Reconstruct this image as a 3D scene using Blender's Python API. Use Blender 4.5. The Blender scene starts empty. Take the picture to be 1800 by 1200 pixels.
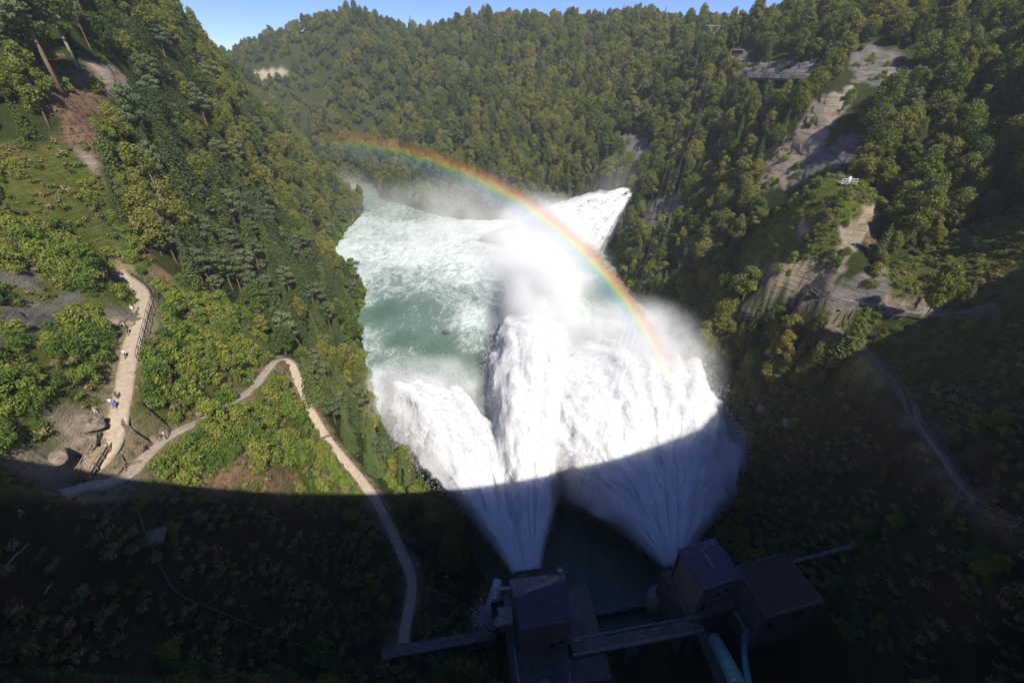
import bpy, math, random
import numpy as np
from mathutils import Vector, Matrix
from mathutils.bvhtree import BVHTree

random.seed(7)
rng = np.random.default_rng(11)
R = math.radians
scene = bpy.context.scene

# ------------------------------------------------------------------ camera
CAM_Z = 85.0
FPX = 740.0                      # focal length in pixels of the 1800 px wide photograph
PITCH = R(32.36)
cam_data = bpy.data.cameras.new("Camera")
cam_data.sensor_width = 36.0
cam_data.lens = 36.0 * FPX / 1800.0
cam_data.clip_start = 0.1
cam_data.clip_end = 12000
cam = bpy.data.objects.new("Camera", cam_data)
scene.collection.objects.link(cam)
cam.location = (0, 0, CAM_Z)
cam.rotation_euler = (math.pi / 2 - PITCH, 0, 0)
scene.camera = cam

# ------------------------------------------------------------------ sky and sun
SUN_EL, SUN_AZ = R(47.5), R(151.0)          # azimuth clockwise from +Y
world = bpy.data.worlds.new("World")
scene.world = world
world.use_nodes = True
wn = world.node_tree
bgn = wn.nodes["Background"]
sky = wn.nodes.new("ShaderNodeTexSky")
sky.sky_type = 'NISHITA'
sky.sun_disc = False
sky.sun_elevation = SUN_EL
sky.sun_rotation = SUN_AZ
sky.altitude = 1800
sky.air_density = 0.75
sky.dust_density = 0.0
sky.ozone_density = 5.0
hsv = wn.nodes.new("ShaderNodeHueSaturation")
hsv.inputs["Saturation"].default_value = 1.1
wn.links.new(sky.outputs[0], hsv.inputs["Color"])
tint = wn.nodes.new("ShaderNodeMix"); tint.data_type = 'RGBA'; tint.blend_type = 'MULTIPLY'
tint.inputs[0].default_value = 1.0; tint.inputs[7].default_value = (0.68, 0.61, 0.80, 1)
wn.links.new(hsv.outputs[0], tint.inputs[6]); wn.links.new(tint.outputs[2], bgn.inputs[0])
bgn.inputs[1].default_value = 0.15
sun_data = bpy.data.lights.new("Sun", 'SUN')
sun_data.energy = 4.75
sun_data.angle = R(0.5)
sun_data.color = (1.0, 0.945, 0.85)
sun = bpy.data.objects.new("Sun", sun_data)
scene.collection.objects.link(sun)
SUNV = Vector((math.sin(SUN_AZ) * math.cos(SUN_EL), math.cos(SUN_AZ) * math.cos(SUN_EL), math.sin(SUN_EL)))
sun.rotation_euler = SUNV.to_track_quat('Z', 'Y').to_euler()
sun.location = (60, -120, 200)

scene.view_settings.view_transform = 'Standard'
scene.view_settings.look = 'None'
scene.view_settings.exposure = 0.55
scene.view_settings.gamma = 1.0
scene.render.engine = 'CYCLES'
scene.cycles.use_denoising = True
scene.cycles.max_bounces = 6
scene.cycles.diffuse_bounces = 3
scene.cycles.glossy_bounces = 2
scene.cycles.transmission_bounces = 3
scene.cycles.transparent_max_bounces = 12
scene.cycles.volume_bounces = 3
scene.cycles.volume_step_rate = 1.0
scene.cycles.caustics_reflective = False
scene.cycles.caustics_refractive = False

# ------------------------------------------------------------------ helpers
SIN, COS = math.sin(PITCH), math.cos(PITCH)


def rayv(u, v):
    a, b = (u - 900) / FPX, (600 - v) / FPX
    return np.array([a, COS + b * SIN, -SIN + b * COS])


def atz(u, v, z):                 # survey: photo bearing met with a level
    r = rayv(u, v)
    t = (z - CAM_Z) / r[2]
    return np.array([0, 0, CAM_Z]) + r * t


def atd(u, v, d):                 # survey: photo bearing met with a depth
    return np.array([0, 0, CAM_Z]) + rayv(u, v) * d


def proj(P):
    P = np.asarray(P, float)
    x, y, z = P[..., 0], P[..., 1], P[..., 2] - CAM_Z
    f = y * COS - z * SIN
    up = y * SIN + z * COS
    f = np.where(f < 0.1, 0.1, f)
    return 900 + FPX * x / f, 600 - FPX * up / f, f


def inpoly(u, v, poly):
    u = np.asarray(u, float); v = np.asarray(v, float)
    inside = np.zeros(u.shape, bool)
    n = len(poly)
    for i in range(n):
        x1, y1 = poly[i]; x2, y2 = poly[(i + 1) % n]
        c = (y1 > v) != (y2 > v)
        xi = x1 + (v - y1) * (x2 - x1) / ((y2 - y1) if y2 != y1 else 1e-9)
        inside ^= c & (u < xi)
    return inside


def smooth(a, b, x):
    t = np.clip((x - a) / (b - a), 0, 1)
    return t * t * (3 - 2 * t)


_perm = np.random.default_rng(5).permutation(256).astype(np.int64)
_grad = np.random.default_rng(6).normal(size=(256, 3))
_grad /= np.linalg.norm(_grad, axis=1, keepdims=True)


def perlin(P):
    P = np.asarray(P, float)
    i = np.floor(P).astype(np.int64); f = P - i
    w = f * f * f * (f * (f * 6 - 15) + 10)
    out = 0
    for dx in (0, 1):
        for dy in (0, 1):
            for dz in (0, 1):
                h = _perm[(_perm[(_perm[(i[:, 0] + dx) & 255] + i[:, 1] + dy) & 255] + i[:, 2] + dz) & 255]
                d = ((f[:, 0] - dx) * _grad[h, 0] + (f[:, 1] - dy) * _grad[h, 1] + (f[:, 2] - dz) * _grad[h, 2])
                out = out + d * np.where(dx, w[:, 0], 1 - w[:, 0]) * np.where(dy, w[:, 1], 1 - w[:, 1]) * np.where(dz, w[:, 2], 1 - w[:, 2])
    return out * 1.5


def fbm(P, octv=4, gain=0.5):
    P = np.asarray(P, float)
    a, s, o = 1.0, 0.0, 0.0
    for k in range(octv):
        s = s + a * perlin(P * (2 ** k) + 17.3 * k)
        a *= gain
    return s


def fbm2(x, y, sc, octv=4, gain=0.5, seed=0.0):
    x = np.asarray(x, float); y = np.asarray(y, float)
    P = np.stack([x.ravel() / sc, y.ravel() / sc, np.full(x.size, seed)], 1)
    return fbm(P, octv, gain).reshape(x.shape)


def link(o, parent=None):
    scene.collection.objects.link(o)
    if parent is not None:
        o.parent = parent            # children are built in world coordinates
        pm = Matrix.Translation(parent.location) @ parent.rotation_euler.to_matrix().to_4x4()
        o.matrix_parent_inverse = pm.inverted()
    return o


def mesh_np(name, V, F, mat=None, parent=None, smoothf=False, attrs=None, mats=None, midx=None):
    """V (n,3), F (m,k) uniform polygons"""
    V = np.asarray(V, np.float32); F = np.asarray(F, np.int32)
    me = bpy.data.meshes.new(name)
    me.vertices.add(len(V)); me.vertices.foreach_set("co", V.ravel())
    k = F.shape[1]
    me.loops.add(F.size); me.loops.foreach_set("vertex_index", F.ravel())
    me.polygons.add(len(F))
    me.polygons.foreach_set("loop_start", np.arange(0, F.size, k, dtype=np.int32))
    me.polygons.foreach_set("loop_total", np.full(len(F), k, np.int32))
    if smoothf:
        me.polygons.foreach_set("use_smooth", np.ones(len(F), bool))
    if midx is not None:
        me.polygons.foreach_set("material_index", np.asarray(midx, np.int32))
    me.update(calc_edges=True)
    me.validate()
    for an, (arr, dom) in (attrs or {}).items():
        at = me.attributes.new(an, 'FLOAT', dom)
        at.data.foreach_set("value", np.asarray(arr, np.float32).ravel())
    for m in (mats or ([mat] if mat else [])):
        me.materials.append(m)
    o = bpy.data.objects.new(name, me)
    return link(o, parent)


class MB:
    """collects boxes, bars, tubes and prisms into one mesh"""
    def __init__(s):
        s.v = []; s.f = []; s.sm = []

    def add(s, vs, fs, sm=False):
        b = len(s.v)
        s.v += [tuple(map(float, p)) for p in vs]
        s.f += [tuple(b + i for i in f) for f in fs]
        s.sm += [sm] * len(fs)
        return s

    def box(s, c, d, rz=0.0):
        cx, cy, cz = c; a, b, h = d[0] / 2, d[1] / 2, d[2] / 2
        cr, sr = math.cos(rz), math.sin(rz)
        P = []
        for z in (-h, h):
            for x, y in ((-a, -b), (a, -b), (a, b), (-a, b)):
                P.append((cx + x * cr - y * sr, cy + x * sr + y * cr, cz + z))
        return s.add(P, [(3, 2, 1, 0), (4, 5, 6, 7), (0, 1, 5, 4), (1, 2, 6, 5), (2, 3, 7, 6), (3, 0, 4, 7)])

    def prism(s, poly, z0, z1):
        """poly: ccw list of (x,y); z0/z1 numbers or lists"""
        n = len(poly)
        a = z0 if hasattr(z0, '__len__') else [z0] * n
        b = z1 if hasattr(z1, '__len__') else [z1] * n
        P = [(p[0], p[1], a[i]) for i, p in enumerate(poly)] + [(p[0], p[1], b[i]) for i, p in enumerate(poly)]
        F = [tuple(range(n - 1, -1, -1)), tuple(range(n, 2 * n))]
        F += [(i, (i + 1) % n, n + (i + 1) % n, n + i) for i in range(n)]
        return s.add(P, F)

    def bar(s, p, q, w=0.1, h=None):
        p = Vector(p); q = Vector(q); h = h or w
        d = (q - p).normalized()
        up = Vector((0, 0, 1)) if abs(d.z) < 0.95 else Vector((1, 0, 0))
        x = d.cross(up).normalized() * w / 2; y = x.cross(d).normalized() * h / 2
        P = [p - x - y, p + x - y, p + x + y, p - x + y, q - x - y, q + x - y, q + x + y, q - x + y]
        return s.add(P, [(3, 2, 1, 0), (4, 5, 6, 7), (0, 1, 5, 4), (1, 2, 6, 5), (2, 3, 7, 6), (3, 0, 4, 7)])

    def tube(s, pts, r, n=8, cap=True):
        pts = [Vector(p) for p in pts]
        rs = r if hasattr(r, '__len__') else [r] * len(pts)
        V = []; F = []
        ref = None
        for i, p in enumerate(pts):
            d = (pts[min(i + 1, len(pts) - 1)] - pts[max(i - 1, 0)]).normalized()
            if ref is None:
                ref = Vector((0, 0, 1)) if abs(d.z) < 0.9 else Vector((1, 0, 0))
            x = d.cross(ref).normalized(); y = d.cross(x).normalized(); ref = -y if False else x.cross(d)
            for k in range(n):
                a = 2 * math.pi * k / n
                V.append(p + (x * math.cos(a) + y * math.sin(a)) * rs[i])
        for i in range(len(pts) - 1):
            for k in range(n):
                F.append((i * n + k, i * n + (k + 1) % n, (i + 1) * n + (k + 1) % n, (i + 1) * n + k))
        if cap:
            F.append(tuple(range(n - 1, -1, -1))); F.append(tuple((len(pts) - 1) * n + k for k in range(n)))
        return s.add(V, F, True)

    def build(s, name, mat, parent=None, bevel=0.0):
        me = bpy.data.meshes.new(name)
        me.from_pydata(s.v, [], s.f); me.update()
        me.polygons.foreach_set("use_smooth", s.sm)
        if mat: me.materials.append(mat)
        o = bpy.data.objects.new(name, me)
        link(o, parent)
        if bevel:
            m = o.modifiers.new("bevel", 'BEVEL'); m.width = bevel; m.segments = 1; m.limit_method = 'ANGLE'
        return o


def tag(o, label=None, cat=None, group=None, kind=None):
    if label: o["label"] = label
    if cat: o["category"] = cat
    if group: o["group"] = group
    if kind: o["kind"] = kind
    return o


def thing(name, label, cat, loc=(0, 0, 0), rz=0.0, group=None):
    o = bpy.data.objects.new(name, None)
    o.empty_display_size = 0.3
    link(o); o.location = loc; o.rotation_euler = (0, 0, rz)
    return tag(o, label, cat, group)


# ------------------------------------------------------------------ materials
def newmat(name):
    m = bpy.data.materials.new(name); m.use_nodes = True
    nt = m.node_tree
    return m, nt, nt.nodes, nt.links, nt.nodes["Principled BSDF"]


def ramp(nt, stops, inp=None, interp='LINEAR'):
    n = nt.nodes.new("ShaderNodeValToRGB")
    cr = n.color_ramp; cr.interpolation = interp
    while len(cr.elements) < len(stops): cr.elements.new(0.5)
    for e, (p, c) in zip(cr.elements, stops):
        e.position = p; e.color = (*c, 1) if len(c) == 3 else c
    if inp is not None: nt.links.new(inp, n.inputs[0])
    return n


def noise(nt, scale, detail=6, rough=0.6, vec=None, dist=0.0):
    n = nt.nodes.new("ShaderNodeTexNoise")
    n.inputs["Scale"].default_value = scale; n.inputs["Detail"].default_value = detail
    n.inputs["Roughness"].default_value = rough; n.inputs["Distortion"].default_value = dist
    if vec is not None: nt.links.new(vec, n.inputs["Vector"])
    return n


def mixc(nt, fac, a, b):
    n = nt.nodes.new("ShaderNodeMix"); n.data_type = 'RGBA'
    for sock, val in ((n.inputs[0], fac), (n.inputs[6], a), (n.inputs[7], b)):
        if isinstance(val, (int, float)): sock.default_value = val
        elif isinstance(val, (tuple, list)): sock.default_value = (*val, 1)
        else: nt.links.new(val, sock)
    return n.outputs[2]


def math_n(nt, op, a, b=None, clamp=False):
    n = nt.nodes.new("ShaderNodeMath"); n.operation = op; n.use_clamp = clamp
    for i, val in enumerate((a, b)):
        if val is None: continue
        if isinstance(val, (int, float)): n.inputs[i].default_value = val
        else: nt.links.new(val, n.inputs[i])
    return n.outputs[0]


def attr(nt, name):
    n = nt.nodes.new("ShaderNodeAttribute"); n.attribute_name = name
    return n.outputs["Fac"]


def geopos(nt):
    return nt.nodes.new("ShaderNodeNewGeometry").outputs["Position"]


def texobj(nt):
    return nt.nodes.new("ShaderNodeTexCoord").outputs["Object"]


def bump(nt, h, strength, dist, b):
    n = nt.nodes.new("ShaderNodeBump")
    n.inputs["Strength"].default_value = strength; n.inputs["Distance"].default_value = dist
    nt.links.new(h, n.inputs["Height"]); nt.links.new(n.outputs[0], b.inputs["Normal"])
    return n


def simple(name, c1, c2=None, rough=0.8, scale=1.5, metal=0.0, bmp=0.3, bd=0.03, spec=0.3):
    m, nt, N, L, b = newmat(name)
    c2 = c2 or tuple(x * 0.6 for x in c1)
    p = geopos(nt)
    n = noise(nt, scale, 7, 0.65, p)
    r = ramp(nt, [(0.32, c2), (0.68, c1)], n.outputs["Fac"])
    L.new(r.outputs[0], b.inputs["Base Color"])
    b.inputs["Roughness"].default_value = rough; b.inputs["Metallic"].default_value = metal
    b.inputs["Specular IOR Level"].default_value = spec
    n2 = noise(nt, scale * 8, 5, 0.7, p)
    bump(nt, n2.outputs["Fac"], bmp, bd, b)
    return m


# ------------------------------------------------------------------ terrain controls (u, v, 'd'|'z', value)
CT = []
def ctl(*a):
    for (u, v, m, val) in a:
        CT.append(atd(u, v, val) if m == 'd' else atz(u, v, val))
def ctw(*a):
    for p in a: CT.append(np.array(p, float))

# left bank water edge (slightly inland of what the bushes hide)
ctl((862, 1060, 'z', .5), (835, 1000, 'z', .5), (770, 880, 'z', .5), (705, 790, 'z', .5), (655, 710, 'z', .5), (640, 640, 'z', .5),
    (625, 560, 'z', .5), (606, 480, 'z', .5), (603, 410, 'z', .5), (592, 350, 'z', .5))
# lower path
ctl((210, 838, 'z', 41.2), (160, 858, 'z', 41.3), (118, 878, 'z', 41.5), (262, 795, 'z', 39.5), (320, 757, 'z', 37.5), (385, 722, 'z', 34.5), (445, 682, 'z', 30), (495, 632, 'z', 26),
    (520, 665, 'z', 23), (548, 725, 'z', 18), (592, 790, 'z', 12.5), (640, 850, 'z', 9), (680, 910, 'z', 7), (705, 970, 'z', 6), (722, 1040, 'z', 5.5), (710, 1120, 'z', 5.2))
# upper path
ctl((213, 492, 'd', 88), (254, 527, 'd', 80), (245, 560, 'd', 75), (228, 620, 'd', 68.5), (215, 690, 'd', 62), (203, 745, 'd', 58.5), (195, 790, 'd', 57), (170, 830, 'd', 55.5))
# slope left of the upper path
ctl((150, 610, 'd', 64), (0, 600, 'd', 56), (90, 560, 'd', 66), (0, 480, 'd', 62), (140, 480, 'd', 80), (110, 740, 'd', 52), (0, 720, 'd', 48),
    (0, 840, 'd', 42), (100, 830, 'd', 49), (60, 950, 'd', 43), (0, 1050, 'd', 38), (0, 1200, 'd', 34), (150, 1180, 'd', 38),
    (200, 930, 'd', 50), (180, 1050, 'd', 45), (320, 950, 'd', 56), (320, 1100, 'd', 50), (450, 930, 'd', 66), (430, 1050, 'd', 58),
    (560, 960, 'd', 75), (560, 1080, 'd', 66), (640, 960, 'z', 8), (640, 1090, 'z', 8), (480, 1180, 'd', 57))
# slope between the paths
ctl((310, 560, 'd', 80), (300, 680, 'd', 70), (400, 620, 'd', 92), (260, 740, 'd', 61.5), (430, 800, 'd', 68), (330, 860, 'd', 61), (520, 850, 'd', 77),
    (400, 520, 'd', 108), (500, 560, 'd', 128), (560, 640, 'd', 122), (600, 720, 'd', 112), (560, 500, 'd', 165), (450, 430, 'd', 135))
# upper left hill
ctl((300, 460, 'd', 96), (210, 440, 'd', 92), (100, 400, 'd', 74), (0, 380, 'd', 70), (0, 280, 'd', 80), (100, 290, 'd', 78), (100, 180, 'd', 84), (200, 290, 'd', 92),
    (0, 150, 'd', 92), (180, 130, 'd', 100), (230, 160, 'd', 112), (300, 380, 'd', 104), (350, 300, 'd', 130), (450, 340, 'd', 180), (530, 400, 'd', 220), (500, 300, 'd', 240),
    (300, 200, 'd', 130), (400, 200, 'd', 175), (460, 250, 'd', 235), (0, 20, 'd', 106), (150, 10, 'd', 112), (285, 40, 'd', 135), (350, 90, 'd', 170), (385, 120, 'd', 205),
    (430, 180, 'd', 245), (490, 230, 'd', 285), (545, 285, 'd', 320))
ctw((-120, 130, 108), (-160, 200, 106), (-200, 260, 98), (-230, 330, 60), (-200, 360, 25), (-180, 130, 118), (-250, 180, 115), (-108, 55, 84), (-76, 20, 68),
    (-150, 60, 108), (-60, 0, 74), (-40, -5, 58), (-80, -40, 84), (-150, -60, 100), (-300, 60, 118), (-330, 280, 90), (-260, 400, 2), (-330, 420, 0), (-420, 430, 0))
# river bed
ctw((0, 60, -5), (15, 45, -4), (10, 90, -6), (45, 80, -4), (0, 130, -6), (30, 130, -6), (-25, 130, -4), (0, 200, -6), (35, 190, -4), (-50, 200, -5), (0, 250, -5), (-60, 260, -5),
    (-100, 300, -4), (-150, 390, -4), (-120, 345, -3), (-200, 400, -4))
# far bank, point bar and wooded ridge
ctl((604, 286, 'z', 1), (645, 320, 'z', 1), (704, 355, 'z', 1), (790, 378, 'z', 1), (900, 385, 'z', 1), (1000, 405, 'z', 1), (1050, 425, 'z', 1),
    (700, 300, 'd', 350), (800, 330, 'd', 312), (900, 330, 'd', 300), (1000, 330, 'd', 275), (560, 235, 'd', 400), (640, 240, 'd', 390),
    (750, 220, 'd', 355), (900, 220, 'd', 325), (1020, 230, 'd', 300), (600, 150, 'd', 420), (750, 130, 'd', 395), (900, 120, 'd', 370), (1050, 130, 'd', 340),
    (450, 150, 'd', 440), (420, 110, 'd', 455), (500, 90, 'd', 455), (600, 85, 'd', 450), (700, 85, 'd', 445), (800, 62, 'd', 440), (870, 42, 'd', 440), (950, 55, 'd', 425), (1050, 45, 'd', 410),
    (1150, 44, 'd', 390), (1205, 60, 'd', 370))
ctw((-420, 560, 95), (-300, 640, 85), (-100, 640, 105), (60, 620, 120), (200, 560, 98), (300, 450, 98), (320, 300, 130), (-500, 480, 30), (-400, 500, 60))
# right bank water edge
ctl((1075, 440, 'z', .6), (1105, 500, 'z', .6), (1165, 560, 'z', .6), (1225, 605, 'z', .6), (1275, 645, 'z', .6), (1300, 690, 'z', .6), (1325, 760, 'z', .6),
    (1320, 830, 'z', .6), (1260, 900, 'z', .6), (1235, 940, 'z', .6))
# right slope
ctl((1200, 540, 'z', 7), (1240, 575, 'z', 9), (1170, 500, 'z', 8), (1290, 600, 'z', 13), (1330, 660, 'z', 9), (1350, 740, 'z', 8), (1350, 830, 'z', 7), (1140, 470, 'z', 8))
ctl((1115, 335, 'd', 232), (1150, 350, 'd', 215), (1200, 370, 'd', 200), (1150, 440, 'd', 205), (1200, 470, 'd', 178), (1110, 260, 'd', 250), (1060, 280, 'd', 262), (1130, 200, 'd', 262), (1200, 150, 'd', 240),
    (1200, 260, 'd', 222), (1250, 84, 'd', 300), (1240, 100, 'd', 265), (1300, 130, 'd', 215), (1350, 148, 'd', 185), (1280, 200, 'd', 195), (1300, 280, 'd', 178), (1280, 380, 'd', 165), (1340, 320, 'd', 158),
    (1400, 240, 'd', 155), (1450, 170, 'd', 152), (1430, 310, 'd', 142), (1520, 160, 'd', 148), (1500, 250, 'd', 135), (1540, 90, 'd', 160), (1640, 120, 'd', 150), (1440, 100, 'd', 175),
    (1370, 44, 'd', 225), (1305, 84, 'd', 262), (1600, 20, 'd', 170), (1800, 20, 'd', 140), (1700, 120, 'd', 140), (1800, 200, 'd', 112), (1650, 230, 'd', 125),
    (1487, 318, 'd', 112), (1400, 350, 'd', 118), (1540, 350, 'd', 115), (1330, 450, 'd', 124), (1440, 400, 'd', 111), (1380, 452, 'd', 112), (1335, 460, 'd', 117), (1480, 440, 'd', 107),
    (1380, 505, 'd', 112), (1440, 508, 'd', 107), (1350, 495, 'd', 116), (1500, 400, 'd', 108), (1560, 300, 'd', 124), (1600, 360, 'd', 112), (1600, 440, 'd', 103), (1700, 300, 'd', 112), (1700, 420, 'd', 96),
    (1800, 330, 'd', 98), (1800, 450, 'd', 86), (1560, 500, 'd', 100), (1485, 528, 'd', 101), (1560, 540, 'd', 97), (1650, 555, 'd', 90), (1740, 540, 'd', 85), (1800, 560, 'd', 78),
    (1280, 540, 'd', 138), (1400, 570, 'd', 107), (1300, 620, 'd', 128), (1400, 650, 'd', 108), (1380, 740, 'd', 106), (1500, 600, 'd', 98), (1550, 650, 'd', 89), (1590, 700, 'd', 81), (1620, 760, 'd', 74), (1660, 820, 'd', 68),
    (1710, 885, 'd', 62), (1800, 925, 'd', 54), (1700, 680, 'd', 78), (1800, 700, 'd', 68), (1800, 820, 'd', 59), (1500, 760, 'd', 88), (1480, 860, 'd', 84), (1600, 880, 'd', 70), (1400, 860, 'd', 92),
    (1400, 930, 'd', 82), (1500, 960, 'd', 75), (1620, 980, 'd', 62), (1800, 1050, 'd', 48), (1560, 1100, 'd', 60), (1800, 1200, 'd', 42), (1650, 1150, 'd', 53), (1320, 960, 'z', 3))
ctw((54, 30, 12), (52, 20, 13), (62, 20, 22), (75, 30, 38), (90, 40, 55), (105, 45, 68), (120, 55, 84), (140, 30, 104), (90, 10, 60), (110, -20, 84), (70, 5, 40),
    (152, 88, 134), (168, 85, 150), (200, 60, 150), (205, 140, 150), (230, 220, 128), (180, 0, 120), (160, 250, 106), (170, 320, 98), (130, 345, 92), (110, 380, 98))  # unseen ridge off to the right, raised to shade the upper slope
# foot of the dam
ctw((0, 22, 4), (15, 20, 4), (30, 22, 5), (42, 22, 9), (-12, 24, 5), (-20, 20, 7), (-10, 36, 4), (-26, 15, 20), (0, 5, 3), (20, 5, 3), (15, 33, 1), (25, 35, 1), (5, 34, 1), (-5, 30, 4.2), (45, 6, 12), (-30, 5, 36))
CT = np.array(CT)


def tps_fit(P, z, lam=2.0):
    n = len(P); s = 100.0
    X = P / s
    d2 = ((X[:, None] - X[None]) ** 2).sum(-1)
    K = 0.5 * d2 * np.log(d2 + 1e-12)
    K[np.arange(n), np.arange(n)] = lam * 1e-3
    Q = np.hstack([np.ones((n, 1)), X])
    A = np.zeros((n + 3, n + 3)); A[:n, :n] = K; A[:n, n:] = Q; A[n:, :n] = Q.T
    w = np.linalg.solve(A, np.concatenate([z, np.zeros(3)]))
    return w, X, s


_w, _X, _s = tps_fit(CT[:, :2], CT[:, 2])


def tps(x, y):
    x = np.asarray(x, float); sh = x.shape
    Q = np.stack([x.ravel(), np.asarray(y, float).ravel()], 1) / _s
    out = np.empty(len(Q))
    for a in range(0, len(Q), 20000):
        q = Q[a:a + 20000]
        d2 = ((q[:, None] - _X[None]) ** 2).sum(-1)
        out[a:a + 20000] = (0.5 * d2 * np.log(d2 + 1e-12)) @ _w[:-3] + _w[-3] + q @ _w[-2:]
    return out.reshape(sh)


# photo zones (pixel outlines of what grows where on the ground)
Z = {
 'meadow_left': [(0, 250), (60, 262), (110, 240), (180, 300), (205, 400), (290, 480), (430, 545), (478, 610), (500, 660), (560, 770), (640, 865), (700, 960), (860, 1060), (880, 1200), (-200, 1200), (-200, 250)],
 'soil_upper': [(72, 195), (98, 150), (130, 112), (165, 112), (185, 160), (190, 215), (178, 270), (150, 282), (115, 240)],
 'rock_upper': [(158, 106), (196, 118), (238, 146), (226, 158), (205, 150), (198, 178), (178, 160)],
 'rock_upper2': [(120, 262), (150, 265), (178, 280), (172, 297), (140, 285)],
 'slab_left': [(-60, 590), (0, 548), (60, 525), (100, 514), (145, 514), (142, 530), (90, 565), (40, 590), (-40, 640)],
 'slab_left2': [(0, 480), (40, 480), (90, 492), (40, 505), (0, 512)],
 'slab_path': [(170, 538), (205, 540), (240, 556), (215, 586), (182, 582), (172, 560)],
 'boulders': [(48, 832), (66, 790), (90, 745), (135, 712), (192, 738), (184, 788), (150, 835), (90, 845)],
 'sand_left': [(60, 845), (75, 795), (105, 765), (140, 740), (178, 700), (200, 640), (190, 600), (215, 600), (225, 640), (205, 700), (210, 770), (240, 840), (200, 885), (110, 885)],
 'sand_right': [(245, 500), (270, 540), (262, 600), (240, 700), (215, 790), (225, 650), (250, 560)],
 'soil_low': [(350, 855), (380, 830), (430, 820), (500, 835), (500, 868), (350, 868)],
 'soil_mid': [(240, 400), (262, 400), (275, 470), (300, 500), (262, 500), (245, 440)],
 'cliff_pale': [(1335, 325), (1345, 290), (1370, 250), (1395, 235), (1425, 175), (1500, 150), (1505, 165), (1480, 200), (1455, 240), (1430, 262), (1400, 300), (1380, 330), (1345, 335)],
 'cliff_grey': [(1425, 262), (1530, 225), (1520, 262), (1440, 320), (1385, 330), (1400, 300)],
 'cliff_up': [(1490, 100), (1510, 75), (1560, 85), (1610, 130), (1640, 135), (1560, 160), (1500, 140)],
 'road_rock': [(1268, 128), (1285, 95), (1310, 90), (1320, 110), (1400, 108), (1435, 112), (1430, 140), (1360, 138), (1270, 130)],
 'knoll': [(1290, 445), (1330, 400), (1390, 345), (1470, 305), (1555, 345), (1560, 390), (1530, 400), (1480, 440), (1450, 470), (1330, 468), (1290, 470)],
 'knoll_cliff': [(1318, 470), (1380, 458), (1430, 462), (1470, 440), (1535, 358), (1545, 375), (1500, 445), (1470, 508), (1390, 516), (1328, 500)],
 'knoll_rock': [(1385, 402), (1430, 385), (1420, 410), (1390, 415)],
 'knoll_rock2': [(1475, 400), (1530, 358), (1500, 420), (1480, 430)],
 'slab_right': [(1270, 540), (1345, 545), (1425, 548), (1400, 572), (1340, 562), (1290, 556)],
 'ravine_right': [(1430, 512), (1560, 470), (1560, 520), (1500, 548), (1480, 560)],
 'roadrock_right': [(1540, 522), (1600, 520), (1660, 538), (1650, 550), (1560, 545)],
 'cliff_far': [(436, 128), (500, 118), (512, 124), (505, 134), (450, 142)],
 'cliff_grey_mid': [(1085, 238), (1125, 235), (1145, 255), (1140, 290), (1100, 298), (1085, 270)],
 'cliff_chute': [(1140, 355), (1195, 340), (1200, 360), (1180, 395), (1140, 420), (1120, 400)],
 'bank_rock_right': [(1225, 600), (1330, 640), (1330, 700), (1290, 690), (1240, 640)],
 'meadow_right': [(1170, 960), (1210, 880), (1290, 830), (1300, 740), (1290, 690), (1350, 690), (1440, 690), (1520, 590), (1640, 565), (1700, 540), (1760, 470), (2100, 300), (2100, 1300), (1170, 1300)],
 'grass_right': [(1420, 520), (1560, 470), (1700, 400), (1800, 360), (1900, 360), (1800, 470), (1560, 560), (1480, 590)],
 'soil_knoll': [(1530, 370), (1560, 370), (1550, 430), (1520, 450), (1500, 440)],
}
ROCKS = ['rock_upper', 'rock_upper2', 'slab_left', 'slab_left2', 'slab_path', 'boulders', 'cliff_pale', 'cliff_grey', 'cliff_up', 'road_rock', 'knoll_cliff', 'knoll_rock',
         'knoll_rock2', 'slab_right', 'ravine_right', 'roadrock_right', 'cliff_far', 'cliff_grey_mid', 'cliff_chute']
PALE = ['cliff_pale', 'rock_upper', 'rock_upper2', 'cliff_far', 'knoll_cliff', 'knoll_rock', 'knoll_rock2', 'boulders', 'roadrock_right']
SOILS = ['soil_upper', 'soil_low', 'soil_mid', 'soil_knoll']
SANDS = ['sand_left', 'sand_right']
MEADOWS = ['meadow_left', 'knoll', 'meadow_right', 'grass_right']

# paths: px bearings with level
PATH_LOW = [(118, 878, 41.5), (160, 858, 41.3), (210, 838, 41.2), (262, 795, 39.5), (320, 757, 37.5), (385, 722, 34.5), (445, 682, 30), (470, 650, 27.8), (492, 630, 26),
            (512, 640, 24.5), (524, 668, 22.8), (548, 725, 18), (575, 770, 14.5), (605, 808, 11.5), (640, 850, 9), (680, 915, 7), (705, 970, 6), (722, 1010, 5.7), (722, 1050, 5.5), (714, 1090, 5.3), (708, 1130, 5.2)]
PATH_UP = [(213, 490, 88), (238, 503, 84.5), (254, 527, 80), (245, 560, 75), (228, 620, 68.5), (215, 690, 62), (203, 745, 58.5), (195, 790, 57), (172, 832, 55.5)]
PATH_R1 = [(1425, 512, 106), (1470, 520, 102), (1520, 533, 99), (1560, 542, 97), (1610, 550, 93), (1660, 556, 89.5), (1700, 549, 87), (1742, 537, 85)]
PATH_R2 = [(1462, 575, 102), (1490, 592, 99), (1520, 612, 95), (1545, 640, 90), (1562, 662, 87), (1590, 695, 81.5), (1605, 735, 77), (1640, 785, 71.5), (1672, 830, 67), (1700, 880, 62.5), (1740, 905, 59), (1800, 925, 54)]


def path3(pts, mode):
    return np.array([atz(*p) if mode == 'z' else atd(*p) for p in pts])


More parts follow.
